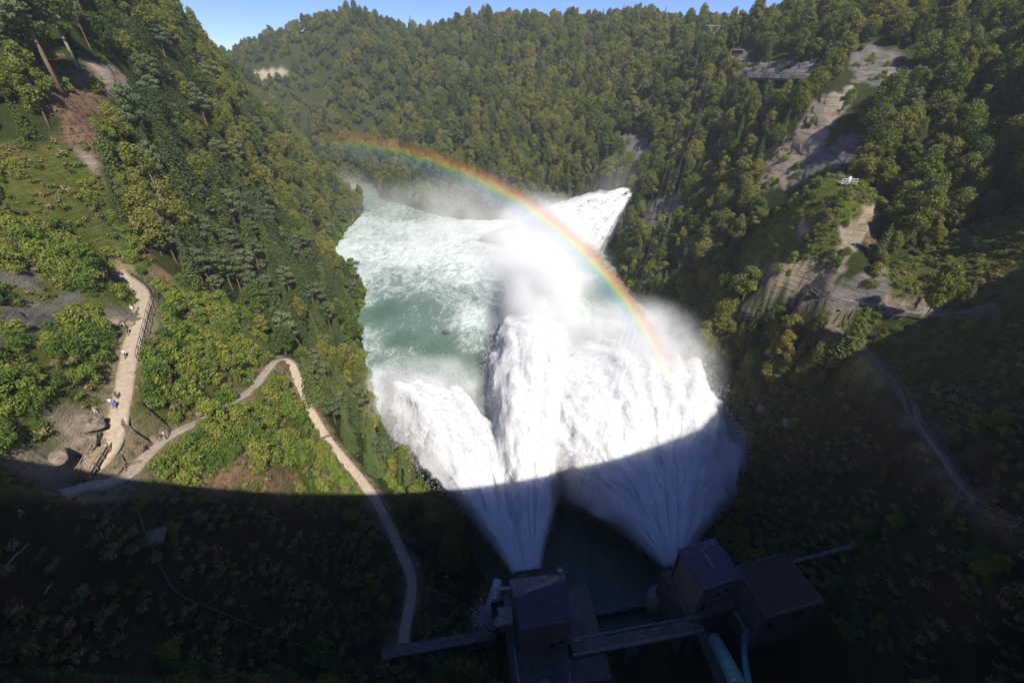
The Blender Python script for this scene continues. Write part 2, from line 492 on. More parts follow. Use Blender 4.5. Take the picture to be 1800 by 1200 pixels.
def resample(P, step):
    P = np.asarray(P, float)
    # catmull-rom
    Q = [P[0]]
    E = np.vstack([2 * P[0] - P[1], P, 2 * P[-1] - P[-2]])
    for i in range(1, len(E) - 2):
        p0, p1, p2, p3 = E[i - 1:i + 3]
        n = max(2, int(np.linalg.norm(p2 - p1) / step))
        for k in range(1, n + 1):
            t = k / n
            Q.append(0.5 * ((2 * p1) + (-p0 + p2) * t + (2 * p0 - 5 * p1 + 4 * p2 - p3) * t * t + (-p0 + 3 * p1 - 3 * p2 + p3) * t ** 3))
    return np.array(Q)


def settle(P, k=0.35):
    P = P.copy(); z = tps(P[:, 0], P[:, 1])
    P[:, 2] = P[:, 2] * (1 - k) + z * k
    for _ in range(8):
        P[1:-1, 2] = (P[:-2, 2] + P[1:-1, 2] * 2 + P[2:, 2]) / 4
    return P


paths = {
    'low': (settle(resample(path3(PATH_LOW, 'z'), 1.2)), 1.1),
    'up': (settle(resample(path3(PATH_UP, 'd'), 1.2)), 1.45),
    'r1': (settle(resample(path3(PATH_R1, 'd'), 1.2)), 0.8),
    'r2': (settle(resample(path3(PATH_R2, 'd'), 1.2)), 0.8),
}
_pp = np.vstack([p for p, w in paths.values()])
_pw = np.concatenate([np.full(len(p), w) for p, w in paths.values()])


def path_blend(x, y, z):
    """flatten the ground under the paths"""
    x = x.ravel(); y = y.ravel(); z = z.ravel().copy()
    m = (x > _pp[:, 0].min() - 8) & (x < _pp[:, 0].max() + 8) & (y > 10) & (y < 110)
    idx = np.nonzero(m)[0]
    dist = np.full(len(x), 99.0)
    for a in range(0, len(idx), 20000):
        ii = idx[a:a + 20000]
        d2 = (x[ii, None] - _pp[None, :, 0]) ** 2 + (y[ii, None] - _pp[None, :, 1]) ** 2
        j = d2.argmin(1); d = np.sqrt(d2[np.arange(len(ii)), j])
        k = 1 - smooth(_pw[j] + 0.3, _pw[j] + 2.8, d)
        z[ii] = z[ii] * (1 - k) + (_pp[j, 2] - 0.12) * k
        dist[ii] = d - _pw[j]
    return z, dist


def H(x, y, full=False):
    x = np.asarray(x, float); y = np.asarray(y, float); sh = x.shape
    z = tps(x, y)
    # plateau far out
    r = np.maximum(np.abs(x) - 330, 0) + np.maximum(y - 620, 0) * 1.0 + np.maximum(-60 - y, 0)
    far = smooth(0, 160, r)
    z = np.clip(z, -7, 150)
    z = z * (1 - far) + (92 + 18 * fbm2(x, y, 400, 3)) * far
    amp = smooth(0.5, 12, z)
    z = z + amp * (2.6 * fbm2(x, y, 34, 3) + 0.3 * fbm2(x, y, 7, 3, 0.55, 3.3))
    # dam foot stays calm
    z, pd = path_blend(x, y, z)
    if full: return z.reshape(sh), pd.reshape(sh)
    return z.reshape(sh)


def axis(segs):
    out = []
    for a, b, s in segs:
        out += list(np.arange(a, b, s))
    out.append(segs[-1][1])
    return np.array(out)


xs = axis([(-2600, -400, 110), (-400, -125, 4), (-125, 135, 1.1), (135, 330, 4), (330, 2600, 110)])
ys = axis([(-300, -30, 15), (-30, 10, 3), (10, 150, 1.1), (150, 330, 2.0), (330, 640, 4), (640, 3600, 110)])
GX, GY = np.meshgrid(xs, ys)
GZ, GPD = H(GX, GY, True)
# crisp rock ledges on the outcrops
PU, PV, PF = proj(np.stack([GX, GY, GZ], -1))
rock = np.zeros(GX.shape); pale = np.zeros(GX.shape); soil = np.zeros(GX.shape); sand = np.zeros(GX.shape); meadow = np.zeros(GX.shape)
wob = np.stack([fbm2(GX, GY, 5, 3, .6, 1.7), fbm2(GX, GY, 5, 3, .6, 8.1)])
for nme in ROCKS:
    m = inpoly(PU + 14 * wob[0] * 60 / np.clip(PF, 40, 300), PV + 14 * wob[1] * 60 / np.clip(PF, 40, 300), Z[nme])
    rock[m] = 1
    if nme in PALE: pale[m] = 1
for nme in SOILS: soil[inpoly(PU + 34 * wob[0], PV + 34 * wob[1], Z[nme])] = 1
for nme in SANDS: sand[inpoly(PU + 10 * wob[0], PV + 10 * wob[1], Z[nme])] = 1
for nme in MEADOWS: meadow[inpoly(PU, PV, Z[nme])] = 1
litter_shade = np.where(meadow > .5, 1.0, 0.0) * np.where(GX > 20, smooth(80, 40, GZ * 0 + PV * 0 + 60) * 0 + smooth(640, 700, PV), smooth(868, 880, PV))  # brown litter, painted extra dark where the dam's shadow lies
sand = np.maximum(sand, (1 - smooth(0.0, 1.6, GPD + 1.2 * wob[0])) * 0.8)
nx, ny = len(xs), len(ys)
gzy, gzx = np.gradient(GZ, ys, xs)
NN = np.stack([-gzx, -gzy, np.ones_like(GZ)], -1); NN /= np.linalg.norm(NN, axis=-1, keepdims=True)
SLOPE = np.sqrt(gzx ** 2 + gzy ** 2)
# steep ground that nothing grows on is rock too
TV = np.stack([GX.ravel(), GY.ravel(), GZ.ravel()], 1)
_ri = np.nonzero((rock.ravel() > 0))[0]
_rp = TV[_ri]
_q = np.stack([_rp[:, 0] * .16, _rp[:, 1] * .16, _rp[:, 2] * .55], 1)
_d = 1.1 * fbm(_q, 4, .55) + .9 * (0.5 - np.abs(fbm(_rp * .22 + 40, 3, .5))) + .35 * np.tanh(3 * np.sin(_rp[:, 2] * 1.7 + 2 * perlin(_rp * .1)))
_att = 1 / (1 + 0.16 * SLOPE ** 2)
TV[_ri] += NN.reshape(-1, 3)[_ri] * (_d * _att.ravel()[_ri])[:, None]
TV += NN.reshape(-1, 3) * ((0.34 * fbm(TV * .36 + 9.9, 4, .6).reshape(GX.shape) * smooth(0.3, 1.5, GPD) * smooth(.5, 3, GZ) * _att)).ravel()[:, None]
ii = np.arange(nx * ny).reshape(ny, nx)
TF = np.stack([ii[:-1, :-1].ravel(), ii[:-1, 1:].ravel(), ii[1:, 1:].ravel(), ii[1:, :-1].ravel()], 1)


def ground_material():
    m, nt, N, L, b = newmat("ground_cover")
    p = geopos(nt)
    nA = noise(nt, 0.09, 8, 0.65, p); nB = noise(nt, 0.9, 8, 0.7, p); nC = noise(nt, 3.5, 6, 0.7, p)
    grass = ramp(nt, [(0.3, (0.030, 0.045, 0.009)), (0.44, (0.075, 0.11, 0.016)), (0.56, (0.13, 0.155, 0.026)), (0.70, (0.20, 0.155, 0.060))], nB.outputs["Fac"])
    grass2 = ramp(nt, [(0.35, (0.055, 0.085, 0.014)), (0.50, (0.10, 0.105, 0.025)), (0.62, (0.15, 0.105, 0.055))], nA.outputs["Fac"])
    g = mixc(nt, 0.45, grass.outputs[0], grass2.outputs[0])
    litter = ramp(nt, [(0.3, (0.018, 0.024, 0.008)), (0.55, (0.045, 0.060, 0.014)), (0.75, (0.085, 0.065, 0.032))], nC.outputs["Fac"])
    base = mixc(nt, attr(nt, "meadow"), litter.outputs[0], g)
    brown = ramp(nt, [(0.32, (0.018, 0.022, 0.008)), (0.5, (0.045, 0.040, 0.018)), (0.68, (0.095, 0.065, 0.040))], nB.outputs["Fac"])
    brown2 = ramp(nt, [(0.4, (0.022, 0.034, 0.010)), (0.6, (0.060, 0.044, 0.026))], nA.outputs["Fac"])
    base = mixc(nt, attr(nt, "litter_shade"), base, mixc(nt, 0.5, brown.outputs[0], brown2.outputs[0]))  # litter browns with the shade put into the colour
    so = ramp(nt, [(0.3, (0.14, 0.075, 0.045)), (0.5, (0.24, 0.14, 0.09)), (0.7, (0.34, 0.23, 0.16))], nC.outputs["Fac"])
    ft = math_n(nt, 'MULTIPLY', attr(nt, "soil"), ramp(nt, [(0.38, (0, 0, 0)), (0.5, (1, 1, 1))], nB.outputs["Fac"]).outputs[0])
    base = mixc(nt, ft, base, so.outputs[0])
    sa = ramp(nt, [(0.3, (0.16, 0.115, 0.07)), (0.5, (0.30, 0.23, 0.15)), (0.7, (0.42, 0.34, 0.25))], nC.outputs["Fac"])
    fs = math_n(nt, 'MULTIPLY', attr(nt, "sand"), ramp(nt, [(0.33, (0, 0, 0)), (0.5, (1, 1, 1))], nB.outputs["Fac"]).outputs[0])
    base = mixc(nt, fs, base, sa.outputs[0])
    # rock: bedded molasse sandstone
    sep = nt.nodes.new("ShaderNodeSeparateXYZ"); L.new(p, sep.inputs[0])
    comb = nt.nodes.new("ShaderNodeCombineXYZ")
    L.new(math_n(nt, 'MULTIPLY', sep.outputs[0], 0.12), comb.inputs[0]); L.new(math_n(nt, 'MULTIPLY', sep.outputs[1], 0.12), comb.inputs[1]); L.new(math_n(nt, 'MULTIPLY', sep.outputs[2], 1.1), comb.inputs[2])
    nR = noise(nt, 1.0, 8, 0.65, comb.outputs[0], 0.4)
    rg = ramp(nt, [(0.30, (0.055, 0.05, 0.045)), (0.45, (0.16, 0.145, 0.13)), (0.6, (0.23, 0.21, 0.19)), (0.75, (0.30, 0.26, 0.21))], nR.outputs["Fac"])
    rp = ramp(nt, [(0.30, (0.12, 0.09, 0.06)), (0.42, (0.30, 0.235, 0.165)), (0.6, (0.42, 0.34, 0.25)), (0.8, (0.50, 0.43, 0.34))], nR.outputs["Fac"])
    rk = mixc(nt, attr(nt, "pale"), rg.outputs[0], rp.outputs[0])
    rf = math_n(nt, 'MULTIPLY', attr(nt, "rock"), ramp(nt, [(0.28, (0, 0, 0)), (0.42, (1, 1, 1))], nB.outputs["Fac"]).outputs[0])
    base = mixc(nt, rf, base, rk)
    L.new(base, b.inputs["Base Color"])
    b.inputs["Roughness"].default_value = 0.95; b.inputs["Specular IOR Level"].default_value = 0.1
    h = math_n(nt, 'ADD', math_n(nt, 'MULTIPLY', nR.outputs["Fac"], 2.0), math_n(nt, 'ADD', nC.outputs["Fac"], nB.outputs["Fac"]))
    bump(nt, h, 0.9, 0.6, b)
    return m


M = {}
M['ground'] = ground_material()
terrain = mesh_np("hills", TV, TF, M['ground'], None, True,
                  {"rock": (rock, 'POINT'), "pale": (pale, 'POINT'), "soil": (soil, 'POINT'), "sand": (sand, 'POINT'), "meadow": (meadow, 'POINT'), "litter_shade": (litter_shade, 'POINT')})
tag(terrain, kind='structure')
BV = BVHTree.FromPolygons([tuple(v) for v in TV.tolist()], TF.tolist())


def ground(x, y):
    hit = BV.ray_cast(Vector((x, y, 400)), Vector((0, 0, -1)))
    return hit[0].z if hit[0] else 0.0

# ------------------------------------------------------------------ river
FOAM = np.array([(600, 335, .15), (650, 350, .2), (720, 378, .35), (612, 400, .7), (700, 400, .72), (800, 410, .9), (900, 430, 1), (640, 440, .8), (740, 450, .92), (850, 460, 1), (625, 490, .75),
    (680, 495, .5), (740, 490, .62), (820, 480, .8), (1000, 480, .6), (1040, 470, .35), (1060, 510, .2), (1090, 560, .3), (900, 500, .7), (680, 545, .08), (630, 530, .5), (750, 540, .22), (800, 530, .6), (850, 560, .85),
    (700, 600, .05), (770, 610, .1), (830, 600, .5), (740, 640, .15), (690, 620, .45), (660, 600, .5), (680, 660, .6), (740, 670, .4), (800, 670, .2), (850, 640, .1), (690, 700, .85), (780, 710, .8), (840, 700, .25), (850, 760, .4),
    (900, 620, .95), (1000, 560, .75), (1050, 600, .9), (1100, 570, .75), (1180, 600, .5), (1210, 650, .45), (1255, 660, .3), (1240, 700, .55), (1290, 750, .3), (1300, 800, .3), (1200, 750, .9),
    (980, 870, .05), (1000, 950, 0), (1050, 1020, 0), (850, 950, 0), (730, 800, .25), (770, 870, .05), (1230, 930, 0), (950, 1060, 0), (1150, 1040, 0), (1060, 900, .05), (560, 290, .05)])
_FW = np.array([atz(u, v, 0)[:2] for u, v, f in FOAM])


def foam_at(x, y):
    x = np.asarray(x, float); sh = x.shape
    q = np.stack([x.ravel(), np.asarray(y, float).ravel()], 1)
    out = np.empty(len(q))
    for a in range(0, len(q), 40000):
        d2 = ((q[a:a + 40000, None] - _FW[None]) ** 2).sum(-1) + 4
        w = d2 ** -1.8
        out[a:a + 40000] = (w * FOAM[:, 2]).sum(1) / w.sum(1)
    return out.reshape(sh)


wx = axis([(-420, -70, 5), (-70, 92, 0.55), (92, 240, 8)])
wy = axis([(25, 150, 0.55), (150, 260, 0.9), (260, 440, 3)])
WX, WY = np.meshgrid(wx, wy)
FO = foam_at(WX, WY)
sw = fbm2(WX + WY * 0.25, WY * 0.6, 9, 3, .5, 2.2)
WZ = 0.10 * fbm2(WX, WY, 2.2, 3, .6, 1.1) + FO ** 1.3 * (0.55 * sw + 0.75 * np.abs(fbm2(WX, WY, 2.4, 4, .6, 4.4)))
jj = np.arange(len(wx) * len(wy)).reshape(len(wy), len(wx))
WV = np.stack([WX.ravel(), WY.ravel(), WZ.ravel()], 1)
WFc = np.stack([jj[:-1, :-1].ravel(), jj[:-1, 1:].ravel(), jj[1:, 1:].ravel(), jj[1:, :-1].ravel()], 1)


def river_material():
    m, nt, N, L, b = newmat("river_water")
    p = geopos(nt)
    mp = nt.nodes.new("ShaderNodeMapping"); L.new(p, mp.inputs[0])
    mp.inputs["Rotation"].default_value = (0, 0, R(18)); mp.inputs["Scale"].default_value = (1.0, 0.55, 1)
    n1 = noise(nt, 0.16, 9, 0.68, mp.outputs[0], 1.6)
    n2 = noise(nt, 0.9, 8, 0.72, mp.outputs[0], 1.2)
    n3 = noise(nt, 5.0, 4, 0.7, p)
    h = math_n(nt, 'ADD', math_n(nt, 'MULTIPLY', n1.outputs["Fac"], 0.55), math_n(nt, 'MULTIPLY', n2.outputs["Fac"], 0.45))
    # foam where h + (foam-0.5)*k > threshold
    f = attr(nt, "foam")
    s = math_n(nt, 'ADD', h, math_n(nt, 'MULTIPLY', math_n(nt, 'SUBTRACT', f, 0.5), 0.34))
    mask = ramp(nt, [(0.45, (0, 0, 0)), (0.50, (0.18,) * 3), (0.56, (0.5,) * 3), (0.70, (1, 1, 1))], s).outputs[0]
    wc = ramp(nt, [(0.35, (0.050, 0.105, 0.072)), (0.65, (0.095, 0.155, 0.108))], n1.outputs["Fac"]).outputs[0]
    milky = mixc(nt, math_n(nt, 'MULTIPLY', f, 0.75, True), wc, (0.34, 0.42, 0.37))
    white = ramp(nt, [(0.3, (0.52, 0.58, 0.56)), (0.6, (0.74, 0.77, 0.75))], n3.outputs["Fac"]).outputs[0]
    col = mixc(nt, mask, milky, white)
    L.new(col, b.inputs["Base Color"])
    L.new(math_n(nt, 'ADD', math_n(nt, 'MULTIPLY', mask, 0.6), 0.16), b.inputs["Roughness"])
    b.inputs["Specular IOR Level"].default_value = 0.4
    hh = math_n(nt, 'ADD', math_n(nt, 'MULTIPLY', n2.outputs["Fac"], 1.0), math_n(nt, 'MULTIPLY', n3.outputs["Fac"], 0.12))
    bump(nt, hh, 0.55, 0.5, b)
    return m


river = mesh_np("river", WV, WFc, river_material(), None, True, {"foam": (FO, 'POINT')})
tag(river, kind='structure')

# ------------------------------------------------------------------ dam (its crest shades the foreground)
M['concrete'] = simple("concrete", (0.30, 0.29, 0.27), (0.19, 0.18, 0.165), 0.9, 0.4, 0, .4, .05)
M['concrete_dark'] = simple("weathered_concrete", (0.17, 0.165, 0.15), (0.09, 0.085, 0.075), 0.95, 0.6, 0, .5, .05)
DR, DCY = 150.0, 149.3


def dam():
    root = thing('arch_dam', 'curved concrete arch dam closing the valley behind the viewpoint', 'dam', (0, 0, 0))
    prof = [(0, 82.3), (0.0, 81.2), (1.2, 70), (4.5, 40), (9, 3), (9, -6), (-20, -6), (-6, 60), (-5.2, 82.3)]
    angs = np.linspace(R(-24), R(66), 91)
    V = []; F = []
    n = len(prof)
    for a in angs:
        for (o, z) in prof:
            rr = DR - o
            V.append((rr * math.sin(a), DCY - rr * math.cos(a), z))
    for i in range(len(angs) - 1):
        for k in range(n):
            F.append((i * n + k, i * n + (k + 1) % n, (i + 1) * n + (k + 1) % n, (i + 1) * n + k))
    body = mesh_np('dam_wall', V, F, M['concrete'], root)
    for off, nm in ((0.0, 'parapet'), (-4.9, 'parapet')):
        V = []; F = []
        for a in angs:
            for (o, z) in ((off, 82.3), (off, 83.4), (off - 0.3, 83.4), (off - 0.3, 82.3)):
                rr = DR - o
                V.append((rr * math.sin(a), DCY - rr * math.cos(a), z + 0.003))
        for i in range(len(angs) - 1):
            for k in range(4):
                F.append((i * 4 + k, i * 4 + (k + 1) % 4, (i + 1) * 4 + (k + 1) % 4, (i + 1) * 4 + k))
        mesh_np(nm, V, F, M['concrete'], root)


dam()

# ------------------------------------------------------------------ white water
def spray_material(sss):
    m, nt, N, L, b = newmat("white_water")
    p = geopos(nt)
    n = noise(nt, 0.8, 7, 0.7, p, 0.6)
    r = ramp(nt, [(0.3, (0.80, 0.82, 0.84)), (0.6, (0.87, 0.87, 0.87))], n.outputs["Fac"])
    L.new(r.outputs[0], b.inputs["Base Color"])
    b.inputs["Roughness"].default_value = 1.0; b.inputs["Specular IOR Level"].default_value = 0.0
    n2 = noise(nt, 2.2, 6, 0.75, p, 0.8)
    bump(nt, n2.outputs["Fac"], 0.3, 0.35, b)
    if sss:
        b.inputs["Subsurface Weight"].default_value = 1.0
        b.inputs["Subsurface Radius"].default_value = (1.0, 1.0, 1.0); b.inputs["Subsurface Scale"].default_value = 1.0
        return m
    tr = nt.nodes.new("ShaderNodeBsdfTranslucent"); L.new(r.outputs[0], tr.inputs[0])
    mx = nt.nodes.new("ShaderNodeMixShader"); mx.inputs[0].default_value = 0.5
    L.new(b.outputs[0], mx.inputs[1]); L.new(tr.outputs[0], mx.inputs[2])
    L.new(mx.outputs[0], nt.nodes["Material Output"].inputs[0])
    return m


M['spray'] = spray_material(False)
M['core'] = spray_material(True)
M['veil'] = bpy.data.materials.new("fine_spray_air"); M['veil'].use_nodes = True
_n = M['veil'].node_tree; _n.nodes.remove(_n.nodes["Principled BSDF"])
_v = _n.nodes.new("ShaderNodeVolumePrincipled"); _v.inputs["Color"].default_value = (0.99, 0.99, 0.99, 1)
_v.inputs["Density"].default_value = 0.34; _v.inputs["Anisotropy"].default_value = -0.3
_n.links.new(_v.outputs[0], _n.nodes["Material Output"].inputs["Volume"])
TET = np.array([(1, 1, 1), (1, -1, -1), (-1, 1, -1), (-1, -1, 1)]) / 1.732


def droplets(name, P, S, parent, stretch=None):
    n = len(P)
    A = rng.normal(size=(n, 3, 3)); Q = np.linalg.qr(A)[0]
    base = np.einsum('nij,kj->nki', Q, TET)
    V = base * S[:, None, None]
    if stretch is not None:
        V = V + stretch[:, None, :] * (base[:, :, 2:3]) * S[:, None, None]
    V = V + P[:, None, :]
    idx = np.arange(n)[:, None] * 4
    F = np.concatenate([idx + np.array([0, 1, 2]), idx + np.array([0, 3, 1]), idx + np.array([0, 2, 3]), idx + np.array([1, 3, 2])])
    o = mesh_np(name, V.reshape(-1, 3), F, M['spray'], parent)
    return tag(o, kind='stuff')


def jet(name, label, org, table, z_end=0.0, apex=0.13, thick=0.055, nA=420, nS=340, drops=70000, seed=0.0, grow0=0.7, rag=1.1, mouth=5.0, veil=1.0):
    root = thing(name, label, 'water jet', tuple(org))
    T = np.array(table, float)
    az = np.linspace(0, 1, nA)
    tt = np.linspace(0, 1, len(T))
    A0 = np.interp(az, tt, T[:, 0]); R0 = np.interp(az, tt, T[:, 1])
    k = np.ones(11) / 11
    R0 = np.convolve(np.pad(R0, 5, mode='edge'), k, 'valid')
    R0 = R0 * (1 + 0.10 * fbm2(az * 40, az * 0 + seed, 4, 3, .6, seed))
    edge = (1 - np.abs(2 * az - 1) ** 7) ** 0.5
    s = np.linspace(0, 1, nS)

    sidew = mouth * (np.radians(T[:, 0]).mean() * 0 + 1)
    amid = np.radians(T[:, 0].mean())

    def pos(ai, si):
        a = np.radians(np.interp(ai, az, A0)); r = np.interp(ai, az, R0)
        h = org[2] * (1 - si) + z_end * si + 4 * apex * r * si * (1 - si)
        lw_ = (ai - .5) * sidew * (1 - si)
        return np.stack([org[0] + np.sin(a) * r * si + np.cos(amid) * lw_, org[1] + np.cos(a) * r * si - np.sin(amid) * lw_, h], -1), r

    AA, SS = np.meshgrid(az, s, indexing='ij')
    Pm, RR = pos(AA.ravel(), SS.ravel())
    dist = RR * SS.ravel()
    E = np.repeat(edge[:, None], nS, 1).ravel()
    an = np.radians(np.interp(AA.ravel(), az, A0))
    # flow-aligned coordinates for fluting
    flut = fbm(np.stack([an * 16, dist * 0.035, np.full(len(an), seed + 3)], 1), 4, .6)
    th = (grow0 + thick * 60 * (1 - np.exp(-dist / 60))) * E * (1 + 0.32 * flut)
    th = np.maximum(th, 0.02)
    tip = np.clip((1 - SS.ravel()) / 0.08, 0, 1) ** 0.5
    top = Pm.copy(); bot = Pm.copy()
    top[:, 2] += th * tip; bot[:, 2] -= th * tip * 0.8
    out = []
    for q, sg in ((top, 1), (bot, -1)):
        w = np.clip(dist / 26.0, 0.06, 1.15)
        D1 = np.stack([fbm(np.stack([q[:, 0] * .26, q[:, 1] * .20, q[:, 2] * .26 + seed + c * 31], 1), 5, .55) for c in range(3)], 1)
        D2 = np.abs(fbm(np.stack([an * 40, dist * .35, q[:, 2] * .3 + seed], 1), 4, .65))
        q = q + D1 * (0.55 * w[:, None]) * E[:, None] ** .5
        q[:, 2] += sg * 0.32 * w * D2 * E
        out.append(q)
    # torn outline: push the flow sideways with slow noise
    streak = fbm(np.stack([an * 60, dist * .25, np.full(len(an), seed + 80)], 1), 3, .6) * np.clip(dist / 15, 0, 1) * (.03 if rag > 2 else .13)
    out[0][:, 2] += streak * E
    wv = fbm(np.stack([an * 9, dist * .12, np.full(len(an), seed + 60)], 1), 4, .6) * np.clip(dist / 18, 0, 1) * rag
    for q in out: q[:, 0] += np.cos(an) * wv; q[:, 1] -= np.sin(an) * wv
    for q in out:
        w = (np.clip(dist / 22, .1, 1.1) * E)[:, None]
        q += w * (0.06 if rag > 2 else 0.17) * np.stack([fbm(q * np.array([1.5, .9, 1.5]) + seed + 7 * c, 3, .7) for c in range(3)], 1)
    gi = np.arange(nA * nS).reshape(nA, nS)
    f1 = np.stack([gi[:-1, :-1].ravel(), gi[1:, :-1].ravel(), gi[1:, 1:].ravel(), gi[:-1, 1:].ravel()], 1)
    N0 = nA * nS
    def strip(a, b):
        return np.stack([a[:-1], a[1:], b[1:], b[:-1]], 1)
    Fs = [f1, (f1 + N0)[:, ::-1], strip(gi[0], gi[0] + N0)[:, ::-1], strip(gi[-1], gi[-1] + N0), strip(gi[:, 0], gi[:, 0] + N0), strip(gi[:, -1], gi[:, -1] + N0)[:, ::-1]]
    core = mesh_np('water_core', np.vstack(out), np.vstack(Fs), M['core'], root, True)
    # thin veil of fine spray hugging the core
    if veil > 0:
        st = 3
        ga = np.unique(np.append(np.arange(0, nA, st), nA - 1)); gs = np.unique(np.append(np.arange(0, nS, st), nS - 1))
        sel = (ga[:, None] * nS + gs[None, :]); pu = np.clip(dist[sel.ravel()] / 14, 0.12, 1.7) * veil * 0.9
        vv = []
        for q, sg in ((out[0], 1), (out[1], -1)):
            w = q[sel.ravel()].copy()
            w[:, 2] += sg * (pu * (0.9 + 0.9 * np.abs(fbm(w * .16 + seed, 3, .6))))
            aa_ = an[sel.ravel()]; e_ = (2 * AA.ravel()[sel.ravel()] - 1) ** 5 * pu * 0.8
            w[:, 0] += np.cos(aa_) * e_ + np.sin(aa_) * SS.ravel()[sel.ravel()] ** 6 * pu; w[:, 1] += -np.sin(aa_) * e_ + np.cos(aa_) * SS.ravel()[sel.ravel()] ** 6 * pu
            vv.append(w)
        a_, b_ = len(ga), len(gs); g = np.arange(a_ * b_).reshape(a_, b_); n0 = a_ * b_
        q1 = np.stack([g[:-1, :-1].ravel(), g[1:, :-1].ravel(), g[1:, 1:].ravel(), g[:-1, 1:].ravel()], 1)
        Fv = [q1, (q1 + n0)[:, ::-1], strip(g[0], g[0] + n0)[:, ::-1], strip(g[-1], g[-1] + n0), strip(g[:, 0], g[:, 0] + n0), strip(g[:, -1], g[:, -1] + n0)[:, ::-1]]
        vo = mesh_np('spray_veil', np.vstack(vv), np.vstack(Fv), M['veil'], root, True)
        tag(vo, kind='stuff')
    # droplets torn from the core
    n = drops
    i = rng.integers(0, N0, n * 2)
    keep = rng.random(len(i)) < (0.25 + 0.75 * SS.ravel()[i])
    i = i[keep][:n]; n = len(i)
    P = out[0][i].copy()
    d = dist[i]
    off = rng.exponential(1.0, n) * (0.05 + 0.016 * d)
    dr = rng.normal(size=(n, 3)); dr[:, 2] = np.abs(dr[:, 2]) * 0.8; dr /= np.linalg.norm(dr, axis=1, keepdims=True)
    P += dr * off[:, None]
    S = rng.uniform(0.05, 0.16, n) * np.clip(0.5 + d / 60, .5, 1.3)
    # ragged sides
    n2 = drops
    side = rng.random(n2) < 0.5
    ai = np.where(side, np.abs(rng.normal(0, .012, n2)), 1 - np.abs(rng.normal(0, .012, n2))).clip(0, 1)
    si = rng.random(n2) ** 0.7
    Q, rr = pos(ai, si)
    aa = np.radians(np.interp(ai, az, A0))
    lat = np.stack([np.cos(aa), -np.sin(aa), 0 * aa], 1) * np.where(side, -1, 1)[:, None]
    Q += lat * (rng.exponential(1.0, n2) * (0.10 + 0.016 * rr * si) - 0.3)[:, None]
    Q[:, 2] += rng.normal(0, 1, n2) * (0.3 + thick * rr * si * .7)
    S2 = rng.uniform(0.04, 0.15, n2)
    # end of the throw: drops keep flying
    n3 = int(drops * 1.6)
    ai = rng.random(n3); si = 1 + np.abs(rng.normal(0, .06, n3)) - rng.exponential(.05, n3)
    Q3, rr3 = pos(ai, si)
    Q3 += rng.normal(size=(n3, 3)) * np.array([1.0, 1.0, 0.5])
    Q3[:, 2] = np.abs(Q3[:, 2] - z_end) * 1.0 + z_end + rng.exponential(1.0, n3)
    S3 = rng.uniform(0.05, 0.2, n3)
    Pall = np.vstack([P, Q, Q3]); Sall = np.concatenate([S, S2, S3])
    ok = Pall[:, 2] > max(0.1, z_end - .3)
    droplets('spray', Pall[ok], Sall[ok], root)
    return root


JA = np.array([2.6, 41.5, 10.0]); JB = np.array([28.8, 42.4, 10.0])
jet('water_jet', 'white fan-shaped water jet bursting from behind the left valve house, twin-lobed', JA,
    [(-40, 54), (-37, 64), (-32, 71), (-27, 69), (-21, 62), (-16, 54), (-12, 48), (-8, 70), (-3, 94), (1, 106), (5, 108), (9, 102), (12, 84), (14, 60), (16, 42)], seed=1.0, apex=.12)
jet('water_jet', 'broad white fan-shaped water jet bursting beside the right valve house', JB,
    [(-41, 30), (-39, 42), (-37, 52), (-32, 62), (-25, 72), (-17, 80), (-9, 84), (0, 86), (8, 86), (16, 82), (23, 78), (29, 64), (35, 52), (40, 44), (44, 34)], seed=9.0, mouth=3.0)
J3 = atd(1115, 331, 226)
jet('water_jet', 'far white chute of water shooting out of the right cliff into the river', J3,
    [(-128, 22), (-115, 26), (-104, 34), (-97, 44), (-92, 56), (-88, 68), (-85, 76), (-82, 80)], apex=0.05, thick=0.05, nA=160, nS=160, drops=25000, seed=21.0, grow0=0.9, rag=2.6, mouth=2.0, veil=1.0)
# small overflow beside the left valve house
jet('water_jet', 'small white overflow spilling down left of the left valve house', atz(876, 1018, 8),
    [(186, 5.2), (190, 6.0), (196, 6.4), (203, 6.2), (209, 5.2)], z_end=4.6, apex=0.02, thick=0.03, nA=60, nS=80, drops=1200, seed=31.0, grow0=0.3, rag=.4, mouth=1.5, veil=0)


def mist(name, c, r, dens, label=None, seed=0, nsc=0.06, lo=0.35):
    me = bpy.data.meshes.new(name)
    import bmesh
    bm = bmesh.new(); bmesh.ops.create_icosphere(bm, subdivisions=3, radius=1.0); bm.to_mesh(me); bm.free()
    o = bpy.data.objects.new(name, me); link(o)
    o.location = c; o.scale = r
    m = bpy.data.materials.new("mist_air"); m.use_nodes = True
    nt = m.node_tree; nt.nodes.remove(nt.nodes["Principled BSDF"])
    v = nt.nodes.new("ShaderNodeVolumePrincipled")
    v.inputs["Color"].default_value = (0.99, 0.99, 0.99, 1); v.inputs["Anisotropy"].default_value = -0.35
    tc = texobj(nt)
    ln = nt.nodes.new("ShaderNodeVectorMath"); ln.operation = 'LENGTH'; nt.links.new(tc, ln.inputs[0])
    fall = math_n(nt, 'POWER', math_n(nt, 'SUBTRACT', 1.0, math_n(nt, 'POWER', ln.outputs["Value"], 2.0), True), 2.0)
    n = noise(nt, nsc, 3, 0.55, geopos(nt))
    n.noise_dimensions = '3D'
    nn = ramp(nt, [(lo, (0.15,) * 3), (0.65, (1, 1, 1))], n.outputs["Fac"]).outputs[0]
    nt.links.new(math_n(nt, 'MULTIPLY', math_n(nt, 'MULTIPLY', fall, nn), dens), v.inputs["Density"])
    nt.links.new(v.outputs[0], nt.nodes["Material Output"].inputs["Volume"])
    me.materials.append(m)
    return tag(o, kind='stuff')


